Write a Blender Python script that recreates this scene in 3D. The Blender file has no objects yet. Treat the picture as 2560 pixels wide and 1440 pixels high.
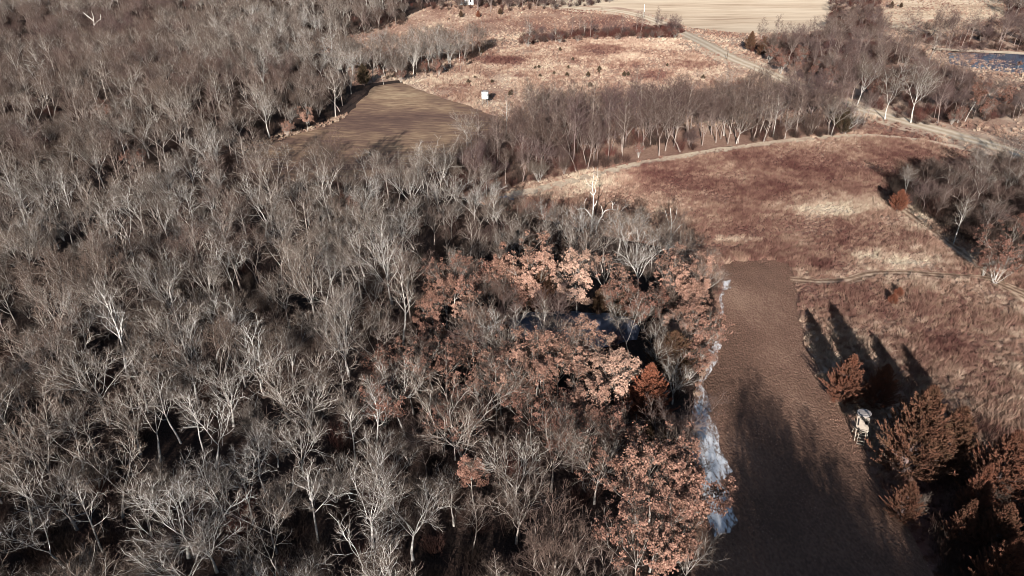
import bpy, math, random
import numpy as np
from mathutils import Vector, noise as mn
from mathutils.geometry import delaunay_2d_cdt

R = math.radians
scene = bpy.context.scene
COL = scene.collection

# ------------------------------------------------------------------ camera
CAM_H, PITCH, FPX = 53.0, 30.0, 1730.0          # metres, degrees below level, focal length in photo pixels (2560 wide)
cam_d = bpy.data.cameras.new('camera')
cam_d.sensor_width = 36.0
cam_d.lens = FPX / 2560 * 36
cam_d.clip_start, cam_d.clip_end = 0.5, 9000
cam = bpy.data.objects.new('camera', cam_d)
cam.location = (0, 0, CAM_H)
cam.rotation_euler = (R(90 - PITCH), 0, 0)
COL.objects.link(cam)
scene.camera = cam

# ------------------------------------------------------------------ sky and sun
SUN_EL, SUN_AZ = 18.0, 10.0                      # shadows fall away from the camera, 10 degrees to the right
SKY_STRENGTH, SUN_STRENGTH, EXPOSURE = 0.05, 5.0, 1.05
world = bpy.data.worlds.new('World')
scene.world = world
world.use_nodes = True
wn = world.node_tree
wn.nodes.clear()
sky = wn.nodes.new('ShaderNodeTexSky')
sky.sky_type = 'NISHITA'
sky.sun_disc = False
sky.sun_elevation = R(SUN_EL)
sky.sun_rotation = R(180 + SUN_AZ)
bg = wn.nodes.new('ShaderNodeBackground')
bg.inputs['Strength'].default_value = SKY_STRENGTH
wo = wn.nodes.new('ShaderNodeOutputWorld')
wn.links.new(sky.outputs[0], bg.inputs[0])
wn.links.new(bg.outputs[0], wo.inputs[0])
sl = bpy.data.lights.new('sun', 'SUN')
sl.energy = SUN_STRENGTH
sl.angle = R(0.5)
sl.color = (1.0, 0.94, 0.87)
so = bpy.data.objects.new('sun', sl)
so.rotation_euler = (R(90 - SUN_EL), 0, R(-SUN_AZ))
COL.objects.link(so)
vs = scene.view_settings
scene.display_settings.display_device = 'sRGB'
vs.view_transform, vs.look, vs.exposure, vs.gamma = 'Standard', 'None', EXPOSURE, 1.0
vs.use_curve_mapping = False
scene.cycles.max_bounces = 4
scene.cycles.diffuse_bounces = 0
scene.cycles.glossy_bounces = 2
scene.cycles.use_fast_gi = False
scene.cycles.filter_width = 0.9

# ------------------------------------------------------------------ land form
def gs(x, y, cx, cy, sx, sy):
    a = ((x - cx) / sx) ** 2 + ((y - cy) / sy) ** 2
    return math.exp(-a) if a < 30 else 0.0

def height(x, y):
    h = 3.0 * gs(x, y, 32, 252, 75, 42)          # the prairie swell
    h -= 2.0 * gs(x, y, -40, 318, 120, 26)       # gully behind it
    h += 1.6 * gs(x, y, -38, 206, 34, 26)        # knoll of the far plot
    h += 7.0 * gs(x, y, 120, 440, 110, 70)       # hay hill
    h += 5.0 * gs(x, y, 235, 400, 60, 60)
    h += 2.5 * gs(x, y, -40, 375, 90, 30)
    h -= 1.3 * gs(x, y, 205, 262, 60, 30)        # pond basin
    w = min(1, max(0, (-x - 30) / 60)) * min(1, max(0, (y - 60) / 60))
    h += w * (1.5 * math.sin(x * .035 + y * .02) + 1.5 * math.sin(y * .03 - x * .012 + 1))
    return h

CP, SP = math.cos(R(PITCH)), math.sin(R(PITCH))

def at(px, py):
    """point of the land seen at photo pixel px, py"""
    u, v = (px - 1280) / FPX, (720 - py) / FPX
    d = (u, CP + v * SP, -SP + v * CP)
    if d[2] >= -0.02:
        d = (u, d[1], -0.02)
    t, dt = 20.0, 2.0
    while t < 2500:
        if CAM_H + d[2] * t < height(d[0] * t, d[1] * t):
            a, b = t - dt, t
            for _ in range(18):
                m = (a + b) / 2
                if CAM_H + d[2] * m < height(d[0] * m, d[1] * m):
                    b = m
                else:
                    a = m
            t = b
            break
        t += dt
    return Vector((d[0] * t, d[1] * t, height(d[0] * t, d[1] * t)))

def pix(x, y, z):
    dy, dz = y, z - CAM_H
    zc = dy * CP - dz * SP
    if zc < 1:
        return None
    return 1280 + FPX * x / zc, 720 - FPX * (dy * SP + dz * CP) / zc, zc

VPY = 720 + FPX / math.tan(R(PITCH))             # where plumb lines meet

def stand(tx, ty, by):
    """foot and height of something plumb whose top is seen at tx, ty and whose foot is seen at height by"""
    bx = 1280 + (tx - 1280) * (VPY - by) / (VPY - ty)
    p = at(bx, by)
    lo, hi = 0.2, 40.0
    for _ in range(24):
        m = (lo + hi) / 2
        if pix(p.x, p.y, p.z + m)[1] > ty:
            lo = m
        else:
            hi = m
    return p, lo

def fbm(x, y, s, o=4, seed=0.0):
    return mn.fractal(Vector((x * s + seed, y * s - seed, seed * 1.7)), 1.0, 2.0, o)

def inside(x, y, poly):
    c = False
    j = len(poly) - 1
    for i in range(len(poly)):
        xi, yi = poly[i]
        xj, yj = poly[j]
        if (yi > y) != (yj > y) and x < (xj - xi) * (y - yi) / (yj - yi) + xi:
            c = not c
        j = i
    return c

def wpoly(pts):
    return [tuple(at(*p)[:2]) for p in pts]

# ------------------------------------------------------------------ materials
def new_mat(name, rough=0.92, spec=0.15):
    m = bpy.data.materials.new(name)
    m.use_nodes = True
    nt = m.node_tree
    b = nt.nodes['Principled BSDF']
    b.inputs['Roughness'].default_value = rough
    b.inputs['Specular IOR Level'].default_value = spec
    return m, nt, b

def N(nt, t, **kw):
    n = nt.nodes.new('ShaderNode' + t)
    for k, v in kw.items():
        if k in n.inputs.keys() if hasattr(n.inputs, 'keys') else False:
            n.inputs[k].default_value = v
        else:
            setattr(n, k, v)
    return n

def ramp(nt, fac, stops):
    r = nt.nodes.new('ShaderNodeValToRGB')
    e = r.color_ramp.elements
    while len(e) < len(stops):
        e.new(0.5)
    for k, (p, c) in enumerate(stops):
        e[k].position = p
        e[k].color = (c[0], c[1], c[2], 1)
    nt.links.new(fac, r.inputs[0])
    return r.outputs[0]

def mathn(nt, op, a, b=None, clamp=False):
    n = nt.nodes.new('ShaderNodeMath')
    n.operation = op
    n.use_clamp = clamp
    for k, v in enumerate((a, b)):
        if v is None:
            continue
        if isinstance(v, (int, float)):
            n.inputs[k].default_value = v
        else:
            nt.links.new(v, n.inputs[k])
    return n.outputs[0]

def mix(nt, fac, a, b, mode='MIX'):
    n = nt.nodes.new('ShaderNodeMix')
    n.data_type = 'RGBA'
    n.blend_type = mode
    for sock, v in ((n.inputs[0], fac), (n.inputs[6], a), (n.inputs[7], b)):
        if isinstance(v, (int, float)):
            sock.default_value = v
        elif isinstance(v, tuple):
            sock.default_value = (*v, 1)
        else:
            nt.links.new(v, sock)
    return n.outputs[2]

def texnoise(nt, scale, detail=4, coord='Object', stretch=None, rot=0.0, rough=0.55):
    if coord == 'World':
        out = nt.nodes.new('ShaderNodeNewGeometry').outputs['Position']
    else:
        out = nt.nodes.new('ShaderNodeTexCoord').outputs[coord]
    if stretch or rot:
        mp = nt.nodes.new('ShaderNodeMapping')
        mp.inputs['Rotation'].default_value = (0, 0, rot)
        if stretch:
            mp.inputs['Scale'].default_value = stretch
        nt.links.new(out, mp.inputs['Vector'])
        out = mp.outputs[0]
    n = nt.nodes.new('ShaderNodeTexNoise')
    n.inputs['Scale'].default_value = scale
    n.inputs['Detail'].default_value = detail
    n.inputs['Roughness'].default_value = rough
    nt.links.new(out, n.inputs['Vector'])
    return n.outputs[0]

def attr(nt, name, kind='GEOMETRY'):
    a = nt.nodes.new('ShaderNodeAttribute')
    a.attribute_type = kind
    a.attribute_name = name
    return a.outputs['Fac']

def bump(nt, b, h, strength, dist):
    n = nt.nodes.new('ShaderNodeBump')
    n.inputs['Strength'].default_value = strength
    n.inputs['Distance'].default_value = dist
    nt.links.new(h, n.inputs['Height'])
    nt.links.new(n.outputs[0], b.inputs['Normal'])

def tinted(name, stops, kind='INSTANCER', vscale=3.0, vamp=0.5, rough=0.92, rnd=0.0, spec=0.12):
    """a colour picked per plant by its own tint, with mottling"""
    m, nt, b = new_mat(name, rough, spec)
    t = attr(nt, 'tint', kind)
    n = texnoise(nt, vscale, 3)
    f = mathn(nt, 'ADD', t, mathn(nt, 'MULTIPLY', mathn(nt, 'SUBTRACT', n, 0.5), vamp), True)
    if rnd:
        oi = nt.nodes.new('ShaderNodeObjectInfo')
        f = mathn(nt, 'ADD', f, mathn(nt, 'MULTIPLY', mathn(nt, 'SUBTRACT', oi.outputs['Random'], 0.5), rnd), True)
    nt.links.new(ramp(nt, f, stops), b.inputs['Base Color'])
    return m

M = {}
M['bark'] = tinted('bark', [(0, (.64, .625, .60)), (.3, (.44, .405, .37)), (.6, (.24, .19, .165)), (1, (.16, .115, .11))], vscale=2.2, vamp=.6)
M['twig'] = tinted('twig', [(0, (.155, .13, .115)), (.3, (.11, .083, .068)), (.6, (.09, .06, .05)), (1, (.08, .05, .05))], vscale=.6, vamp=.35)
M['dead_wood'] = tinted('dead_wood', [(0, (.68, .66, .62)), (1, (.40, .37, .33))], vscale=2.5, vamp=.9)
M['copper_leaf'] = tinted('copper_leaf', [(0, (.50, .335, .255)), (.25, (.33, .19, .14)), (.55, (.18, .085, .062)), (1, (.07, .032, .026))], vscale=6, vamp=1.5, rough=.65, spec=.3)
M['cedar_leaf'] = tinted('cedar_leaf', [(0, (.045, .036, .022)), (.35, (.085, .049, .03)), (.7, (.14, .062, .041)), (1, (.22, .08, .048))], vscale=1.6, vamp=.9)
M['brush'] = tinted('brush', [(0, (.05, .038, .032)), (.5, (.052, .032, .026)), (1, (.09, .034, .028))], vscale=2, vamp=.5)
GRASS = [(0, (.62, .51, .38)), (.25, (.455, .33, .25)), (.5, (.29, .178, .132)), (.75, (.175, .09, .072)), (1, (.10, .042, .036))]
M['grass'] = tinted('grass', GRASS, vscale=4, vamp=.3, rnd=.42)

def sheet_mat(name, stops, s1=.35, s2=3.0, amp=.9, stretch=None, rot=0.0, tintattr=True, base=0.0, bmp=.6, bd=.25):
    m, nt, b = new_mat(name)
    n1 = texnoise(nt, s1, 5, 'World', stretch, rot)
    n2 = texnoise(nt, s2, 4, 'World', stretch, rot)
    f = mathn(nt, 'MULTIPLY', mathn(nt, 'SUBTRACT', mathn(nt, 'ADD', n1, n2), 1.0), amp)
    f = mathn(nt, 'ADD', f, attr(nt, 'tint') if tintattr else base, True)
    nt.links.new(ramp(nt, f, stops), b.inputs['Base Color'])
    bump(nt, b, n2, bmp, bd)
    return m

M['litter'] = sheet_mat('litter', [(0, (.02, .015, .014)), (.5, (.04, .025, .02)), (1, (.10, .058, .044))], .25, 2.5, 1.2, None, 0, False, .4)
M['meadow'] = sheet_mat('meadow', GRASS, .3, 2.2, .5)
M['hay'] = sheet_mat('hay', [(0, (.66, .54, .405)), (.45, (.54, .42, .305)), (1, (.28, .185, .125))], .05, .3, 1.7, (.16, 1.8, 1), R(-16))
M['plot'] = sheet_mat('plot', [(0, (.31, .195, .14)), (.3, (.195, .113, .08)), (.6, (.125, .072, .052)), (1, (.066, .044, .030))], .12, 3.2, .95, (1.25, .75, 1), R(6), bmp=1.0, bd=.25)
M['farplot'] = sheet_mat('farplot', [(0, (.42, .31, .20)), (.35, (.25, .165, .108)), (.6, (.15, .092, .07)), (1, (.09, .055, .047))], .06, .9, 1.1, (.35, 1.8, 1), R(-32))
M['snow'] = None
m, nt, b = new_mat('snow', .7, .3)
nn = texnoise(nt, 2.2, 7, 'World', (1.4, .6, 1), 0, .8)
f = mathn(nt, 'ADD', nn, mathn(nt, 'MULTIPLY', mathn(nt, 'SUBTRACT', 1.0, attr(nt, 'tint')), .13))
nt.links.new(ramp(nt, f, [(.50, (.80, .82, .86)), (.57, (.58, .58, .6)), (.63, (.17, .105, .075))]), b.inputs['Base Color'])
M['snow'] = m
m, nt, b = new_mat('gravel', .95, .1)
u = attr(nt, 'u')
w = mathn(nt, 'ABSOLUTE', mathn(nt, 'SUBTRACT', mathn(nt, 'ABSOLUTE', mathn(nt, 'SUBTRACT', u, .5)), .22))
nn = texnoise(nt, .6, 5, 'World')
f = mathn(nt, 'ADD', mathn(nt, 'MULTIPLY', w, 3.2), mathn(nt, 'MULTIPLY', mathn(nt, 'SUBTRACT', nn, .5), .9), True)
nt.links.new(ramp(nt, f, [(0, (.64, .54, .43)), (.35, (.53, .43, .32)), (.8, (.42, .32, .23)), (1, (.34, .24, .165))]), b.inputs['Base Color'])
bump(nt, b, nn, .3, .1)
M['gravel'] = m
m, nt, b = new_mat('track', .95, .1)
w = mathn(nt, 'ABSOLUTE', mathn(nt, 'SUBTRACT', mathn(nt, 'ABSOLUTE', mathn(nt, 'SUBTRACT', attr(nt, 'u'), .5)), .25))
nn = texnoise(nt, .8, 5, 'World')
f = mathn(nt, 'ADD', mathn(nt, 'MULTIPLY', w, 3.0), mathn(nt, 'MULTIPLY', mathn(nt, 'SUBTRACT', nn, .5), 2.2), True)
nt.links.new(ramp(nt, f, [(0, (.16, .10, .07)), (.4, (.30, .20, .14)), (.7, (.44, .32, .23)), (1, (.52, .40, .29))]), b.inputs['Base Color'])
M['track'] = m
m, nt, b = new_mat('water', .06, .5)
b.inputs['Base Color'].default_value = (.014, .03, .075, 1)  # reflected sky blue put into the base colour
bump(nt, b, texnoise(nt, .7, 4, 'World', (1, 2.5, 1), 0), .25, .12)
M['water'] = m
m, nt, b = new_mat('ice', .45, .25)
nn = texnoise(nt, .25, 5, 'World')
nt.links.new(ramp(nt, nn, [(.35, (.05, .058, .085)), (.65, (.17, .185, .24))]), b.inputs['Base Color'])
M['ice'] = m

def plain(name, c, rough=.8, spec=.2, var=.25, sc=4):
    m, nt, b = new_mat(name, rough, spec)
    n = texnoise(nt, sc, 5)
    nt.links.new(ramp(nt, n, [(.25, tuple(v * (1 - var) for v in c)), (.75, tuple(min(1, v * (1 + var * .5)) for v in c))]), b.inputs['Base Color'])
    return m
M['timber'] = plain('weathered_timber', (.36, .31, .255), .85, .15)
M['panel'] = plain('blind_panel', (.30, .255, .215), .8, .15, .18)
M['roofing'] = plain('roofing', (.30, .27, .26), .8, .2)
M['white_paint'] = plain('white_paint', (.80, .83, .84), .55, .3, .06)
M['dark_opening'] = plain('dark_opening', (.012, .012, .014), .5, .2)
M['steel'] = plain('steel', (.16, .15, .14), .6, .4)
M['pale_pole'] = plain('pale_pole', (.66, .64, .58), .8, .2)
M['dark_pole'] = plain('dark_pole', (.10, .075, .055), .9, .1)
M['shingle'] = plain('shingle', (.17, .165, .17), .85, .15)

# ------------------------------------------------------------------ object helpers
def tag(o, label=None, cat=None, group=None, kind=None):
    for k, v in (('label', label), ('category', cat), ('group', group), ('kind', kind)):
        if v:
            o[k] = v
    return o

def empty(name, loc, rz=0.0):
    o = bpy.data.objects.new(name, None)
    o.empty_display_size = .5
    o.location = loc
    o.rotation_euler = (0, 0, rz)
    COL.objects.link(o)
    return o

def link(name, mesh, parent=None, col=None):
    o = bpy.data.objects.new(name, mesh)
    (col or COL).objects.link(o)
    if parent:
        o.parent = parent
    return o

class MB:
    """collects tubes, boxes and leaf faces into one mesh"""
    def __init__(s):
        s.v, s.f, s.mi, s.n = [], [], [], 0
    def add(s, v, f, mi=0):
        v = np.asarray(v, float)
        s.v.append(v)
        for q in f:
            s.f.append(tuple(i + s.n for i in q))
        s.mi += [mi] * len(f)
        s.n += len(v)
    def tube(s, pts, rad, k=4, mi=0, cap=False):
        pts = np.asarray(pts, float)
        n = len(pts)
        rad = np.broadcast_to(np.asarray(rad, float), (n,))
        t = np.gradient(pts, axis=0)
        t /= np.linalg.norm(t, axis=1)[:, None] + 1e-9
        ref = np.array((0, 0, 1.0)) if abs(t[0][2]) < .8 else np.array((1.0, 0, 0))
        a = np.cross(t, ref)
        a /= np.linalg.norm(a, axis=1)[:, None] + 1e-9
        b = np.cross(t, a)
        ang = np.arange(k) * 2 * math.pi / k
        ring = pts[:, None, :] + rad[:, None, None] * (np.cos(ang)[None, :, None] * a[:, None, :] + np.sin(ang)[None, :, None] * b[:, None, :])
        f = [(i * k + j, i * k + (j + 1) % k, (i + 1) * k + (j + 1) % k, (i + 1) * k + j) for i in range(n - 1) for j in range(k)]
        if cap:
            f.append(tuple(range(k))[::-1])
            f.append(tuple((n - 1) * k + j for j in range(k)))
        s.add(ring.reshape(-1, 3), f, mi)
    def box(s, c, size, rz=0.0, mi=0):
        x, y, z = (q / 2 for q in size)
        v = np.array([(i, j, k) for i in (-x, x) for j in (-y, y) for k in (-z, z)])
        cs, sn = math.cos(rz), math.sin(rz)
        v = np.stack([v[:, 0] * cs - v[:, 1] * sn, v[:, 0] * sn + v[:, 1] * cs, v[:, 2]], 1) + np.array(c)
        s.add(v, [(0, 1, 3, 2), (4, 6, 7, 5), (0, 4, 5, 1), (2, 3, 7, 6), (0, 2, 6, 4), (1, 5, 7, 3)], mi)
    def mesh(s, name, mats, smooth=False):
        me = bpy.data.meshes.new(name)
        me.from_pydata(np.concatenate(s.v).tolist() if s.v else [], [], s.f)
        for m in mats:
            me.materials.append(m)
        if len(mats) > 1:
            me.polygons.foreach_set('material_index', s.mi)
        if smooth:
            me.polygons.foreach_set('use_smooth', [True] * len(me.polygons))
        me.update()
        return me

# ------------------------------------------------------------------ the land and the sheets on it
def axis(lo, hi, step, far):
    a = list(np.arange(lo, hi + .1, step))
    s, x = step, lo
    left = []
    while x > -far:
        s *= 1.35
        x -= s
        left.append(x)
    s, x = step, hi
    right = []
    while x < far:
        s *= 1.35
        x += s
        right.append(x)
    return left[::-1] + a + right

xs, ys = axis(-420, 420, 4.2, 4000), axis(-20, 640, 4.2, 4000)
gv = [(x, y, height(x, y)) for y in ys for x in xs]
nx = len(xs)
gf = [(j * nx + i, j * nx + i + 1, (j + 1) * nx + i + 1, (j + 1) * nx + i) for j in range(len(ys) - 1) for i in range(nx - 1)]
me = bpy.data.meshes.new('ground')
me.from_pydata(gv, [], gf)
me.materials.append(M['litter'])
me.polygons.foreach_set('use_smooth', [True] * len(me.polygons))
tag(link('ground', me), kind='structure')

def sheet(name, poly_px, mat, lift, step, tint=None, jag=.0, kind='structure', flat=None, world_poly=None):
    poly = world_poly or wpoly(poly_px)
    rnd = random.Random(name)
    pts = []
    for i in range(len(poly)):                   # ragged outline
        a, b = Vector(poly[i]), Vector(poly[(i + 1) % len(poly)])
        n = max(1, int((b - a).length / (step * .5)))
        for k in range(n):
            p = a.lerp(b, k / n)
            if jag:
                p += Vector((fbm(p.x, p.y, .35, 3, 3.1), fbm(p.x, p.y, .35, 3, 7.7))) * jag
            pts.append(p.to_2d())
    nb = len(pts)
    edges = [(i, (i + 1) % nb) for i in range(nb)]
    op = [tuple(p) for p in pts]
    x0, x1 = min(p[0] for p in op), max(p[0] for p in op)
    y0, y1 = min(p[1] for p in op), max(p[1] for p in op)
    y = y0
    while y < y1:
        x = x0
        while x < x1:
            q = (x + rnd.uniform(-.3, .3) * step, y + rnd.uniform(-.3, .3) * step)
            if inside(q[0], q[1], op):
                pts.append(Vector(q))
            x += step
        y += step
    vv, ee, ff, *_ = delaunay_2d_cdt(pts, edges, [], 1, 1e-4)
    ff = [f for f in ff if inside(sum(vv[i].x for i in f) / 3, sum(vv[i].y for i in f) / 3, op)]
    me = bpy.data.meshes.new(name)
    me.from_pydata([(p.x, p.y, (flat if flat is not None else height(p.x, p.y)) + lift) for p in vv], [], [tuple(f) for f in ff])
    me.materials.append(mat)
    me.polygons.foreach_set('use_smooth', [True] * len(me.polygons))
    if tint:
        a = me.attributes.new('tint', 'FLOAT', 'POINT')
        a.data.foreach_set('value', [tint(p.x, p.y) for p in vv])
    me.update()
    # faces up
    if me.polygons and me.polygons[0].normal.z < 0:
        me.flip_normals()
    o = link(name, me)
    tag(o, kind=kind)
    return o, op

def spline(pts, step):
    P = [Vector(p) for p in pts]
    out = []
    for i in range(len(P) - 1):
        p0, p1, p2, p3 = P[max(0, i - 1)], P[i], P[i + 1], P[min(len(P) - 1, i + 2)]
        n = max(2, int((p2 - p1).length / step))
        for k in range(n):
            t = k / n
            out.append(.5 * ((2 * p1) + (p2 - p0) * t + (2 * p0 - 5 * p1 + 4 * p2 - p3) * t * t + (3 * p1 - p0 - 3 * p2 + p3) * t ** 3))
    out.append(P[-1])
    return out

def strip(name, px, width, mat, lift, kind='structure', step=3.0, jag=.25, tint=None):
    c = spline([tuple(at(*p)[:2]) for p in px], step)
    K = 9
    v, uu, f = [], [], []
    for i, p in enumerate(c):
        d = (c[min(i + 1, len(c) - 1)] - c[max(i - 1, 0)]).normalized()
        nrm = Vector((d.y, -d.x))
        for k in range(K):
            t = k / (K - 1)
            off = (t - .5) * width
            if k in (0, K - 1):
                off += fbm(p.x, p.y, .3, 3, 2.0 + k) * jag * width * .4
            q = p + nrm * off
            v.append((q.x, q.y, height(q.x, q.y) + lift))
            uu.append(t)
    for i in range(len(c) - 1):
        for k in range(K - 1):
            f.append((i * K + k, i * K + k + 1, (i + 1) * K + k + 1, (i + 1) * K + k))
    me = bpy.data.meshes.new(name)
    me.from_pydata(v, [], f)
    me.materials.append(mat)
    a = me.attributes.new('u', 'FLOAT', 'POINT')
    a.data.foreach_set('value', uu)
    a = me.attributes.new('tint', 'FLOAT', 'POINT')
    a.data.foreach_set('value', [tint(q[0], q[1]) if tint else .3 for q in v])
    me.update()
    if me.polygons[0].normal.z < 0:
        me.flip_normals()
    tag(link(name, me), kind=kind)
    return c

# colour of the standing grass from place to place: 0 straw, 1 wine red
SPOTS = [  # px, py, half width, half height, shift
    (1950, 430, 380, 62, .20), (1780, 480, 230, 28, .08), (2150, 400, 160, 40, .06), (1600, 480, 90, 40, .14), (2050, 480, 140, 14, .14),
    (1930, 462, 50, 9, .2), (1800, 560, 200, 40, .1), (2050, 590, 220, 40, .1), (2200, 760, 260, 50, .06), (1740, 430, 30, 6, .2), (1850, 400, 40, 6, .15), (2240, 470, 40, 8, .2), (1640, 440, 40, 8, .3), (2080, 528, 80, 18, -.5), (1960, 520, 60, 10, -.2), (1840, 600, 60, 10, -.38),
    (2280, 655, 70, 14, -.42), (2170, 640, 40, 12, -.3), (2060, 665, 40, 14, .38), (1950, 640, 130, 22, .14), (2100, 600, 80, 30, .08),
    (2330, 540, 60, 40, -.28), (2420, 620, 70, 50, -.14), (2150, 760, 150, 40, .12), (2100, 720, 60, 16, .15), (2400, 960, 120, 60, -.05),
    (2330, 880, 100, 50, .14), (2100, 840, 60, 30, -.05), (1480, 450, 130, 20, -.3), (1400, 480, 130, 20, -.22), (2300, 390, 110, 22, .16), (2250, 330, 60, 16, .2),
    (1230, 149, 70, 9, .42), (1270, 155, 45, 8, .45), (1500, 128, 60, 13, .36), (1300, 190, 24, 6, .35), (1220, 190, 14, 5, .3), (1230, 208, 12, 5, .3),
    (1640, 190, 40, 12, .3), (1560, 165, 50, 12, .25), (1740, 165, 60, 10, .28), (1500, 230, 80, 14, .1), (1420, 270, 120, 16, -.1),
    (1450, 60, 250, 22, .2), (1620, 70, 70, 14, .22), (1000, 90, 200, 18, .14), (1420, 25, 120, 7, .3), (2500, 330, 120, 12, -.12), (2300, 300, 80, 9, -.2), (2440, 1340, 230, 150, .5), (2300, 1180, 90, 60, .2)]  # bottom-right corner entries paint its shade into the grass colour

def tint(x, y):
    z = height(x, y)
    p = pix(x, y, z)
    t = .44 + .24 * fbm(x, y, .055, 4, 5.3) + .16 * fbm(x, y, .3, 3, 1.3)
    if p:
        u, v = p[0], p[1]
        t += -.05 if v < 300 else .06
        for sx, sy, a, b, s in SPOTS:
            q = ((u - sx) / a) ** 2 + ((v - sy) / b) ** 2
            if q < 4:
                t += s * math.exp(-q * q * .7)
    return min(1, max(0, t))

GRASSLAND = [(690, 108), (1010, 45), (1330, -40), (2800, -60), (3100, 520), (2560, 430), (2250, 350), (2100, 320), (1800, 330), (1500, 340), (1200, 420), (1150, 330), (1000, 200), (880, 215), (860, 150)]
MEADOW = [(1190, 505), (1330, 452), (1560, 410), (1760, 378), (2000, 342), (2160, 322), (2330, 350), (2600, 410), (3000, 520), (3300, 900), (3500, 1500), (2900, 1900),
          (1700, 1900), (1725, 1440), (1740, 1000), (1770, 880), (1790, 740), (1740, 670), (1660, 620), (1560, 600), (1400, 560), (1280, 530)]
PLOT = [(1722, 1440), (1738, 1200), (1748, 1000), (1768, 900), (1796, 760), (1798, 690), (1806, 664), (1835, 652), (1910, 650), (1968, 664), (1990, 700), (2000, 790),
        (2028, 890), (2070, 970), (2116, 1040), (2156, 1120), (2196, 1200), (2256, 1300), (2330, 1440), (2480, 1760), (1690, 1760)]
FARPLOT = [(600, 420), (620, 378), (700, 348), (800, 318), (862, 296), (905, 250), (940, 216), (1000, 208), (1060, 230), (1160, 262), (1240, 292), (1240, 360), (1100, 430), (900, 460), (700, 455)]
PRAIRIE = [(1002, 206), (1080, 192), (1150, 176), (1230, 140), (1290, 118), (1420, 102), (1600, 96), (1690, 102), (1760, 148), (1850, 190), (1950, 222), (2090, 268), (2100, 300), (1700, 320), (1240, 340), (1240, 292), (1160, 262), (1060, 230)]
def fartint(x, y):
    u, v, _ = pix(x, y, height(x, y))
    t = .5
    for sx, sy, a, b, q in ((1010, 250, 70, 22, -.28), (1120, 278, 50, 12, -.2), (1060, 320, 90, 10, -.1), (990, 290, 130, 14, .25), (850, 320, 110, 18, .12), (1100, 345, 80, 14, -.12), (960, 222, 40, 10, -.2)):
        t += q * math.exp(-((u - sx) / a) ** 2 - ((v - sy) / b) ** 2)
    return t + .08 * math.sin(x * .9 + y * .55)
sheet('grassland', GRASSLAND, M['meadow'], .03, 6, tint)
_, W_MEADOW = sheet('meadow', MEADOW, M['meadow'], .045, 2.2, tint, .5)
_, W_PLOT = sheet('food_plot', PLOT, M['plot'], .09, 2.0, lambda x, y: .42 + .25 * fbm(x, y, .07, 3, 2.2) - .1 * (y > 100), .8)
_, W_FARPLOT = sheet('far_plot', FARPLOT, M['farplot'], .12, 4, fartint, .8)
_, W_PRAIRIE = sheet('prairie', PRAIRIE, M['meadow'], .10, 4, tint, .6)
_, W_HAY = sheet('hay_field', [(1405, 18), (1340, -30), (2120, -40), (2075, 40), (2060, 75), (2000, 84), (1850, 84), (1715, 68), (1650, 44), (1570, 28), (1480, 24)], M['hay'], .13, 7,
      lambda x, y: .35 + .25 * fbm(x, y, .02, 3, 4), .8)
sheet('hill_field', [(2214, 24), (2250, -20), (2490, -30), (2512, 42), (2420, 62), (2330, 90), (2225, 70), (2190, 50)], M['hay'], .13, 7, lambda x, y: .42 + .25 * fbm(x, y, .02, 3, 9), .8)
sheet('leaf_floor', [(1120, 490), (1180, 410), (1260, 350), (1500, 316), (1800, 296), (2060, 284), (2180, 316), (2150, 340), (1980, 352), (1800, 369), (1560, 412), (1400, 450), (1300, 470), (1200, 500)], M['meadow'], .075, 3, lambda x, y: .52 + .25 * fbm(x, y, .15, 3, 6), .8)
# roads and paths
ROAD = [(1330, -10), (1390, 12), (1460, 22), (1540, 28), (1620, 46), (1696, 78), (1800, 131), (1900, 175), (2000, 215), (2100, 255), (2200, 287), (2300, 314), (2400, 342), (2560, 388), (2800, 460)]
strip('road_verge', ROAD, 15, M['meadow'], .14, jag=.25, tint=lambda x, y: .2 + .25 * fbm(x, y, .12, 3, 2))
W_ROAD = strip('gravel_road', ROAD, 6.6, M['gravel'], .17)
PATH1 = [(1270, 492), (1400, 462), (1560, 420), (1700, 393), (1860, 368), (2020, 348), (2140, 340), (2240, 345), (2330, 356), (2440, 378), (2600, 412)]
W_PATH1 = strip('mown_path', PATH1, 3.0, M['meadow'], .10, jag=.5, tint=lambda x, y: .12 + .1 * fbm(x, y, .2, 3, 1))
PATH2 = [(1975, 700), (2040, 706), (2110, 704), (2180, 686), (2260, 684), (2380, 692), (2470, 700), (2560, 735), (2700, 800)]
W_PATH2 = strip('two_track', PATH2, 2.0, M['track'], .10, step=1.5, jag=.6)
PATH3 = [(2230, 505), (2300, 560), (2380, 620), (2450, 672), (2530, 730), (2660, 830)]
W_PATH3 = strip('field_track', PATH3, 2.4, M['track'], .085, step=1.5, jag=.6)
# water and ice
pz = at(2450, 150)
sheet('pond', [(2370, 134), (2470, 138), (2600, 144), (2760, 170), (2760, 250), (2620, 235), (2540, 225), (2440, 200), (2375, 160)], M['water'], .5, 5, flat=pz.z)
strip('pond_bank', [(2330, 126), (2400, 131), (2470, 134), (2560, 139), (2700, 152)], 4.5, M['meadow'], .75, tint=lambda x, y: .05 + .15 * fbm(x, y, .3, 3, 1))
POND2 = [(1268, 800), (1320, 782), (1400, 778), (1500, 782), (1570, 792), (1600, 820), (1590, 850), (1540, 866), (1440, 872), (1340, 862), (1280, 840)]
_, W_POND2 = sheet('frozen_pond', POND2, M['ice'], .06, 2, jag=.5)
sheet('creek_pool', [(1228, 496), (1290, 484), (1330, 484), (1300, 498), (1240, 508)], M['ice'], .07, 1.5, jag=.2)
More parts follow.
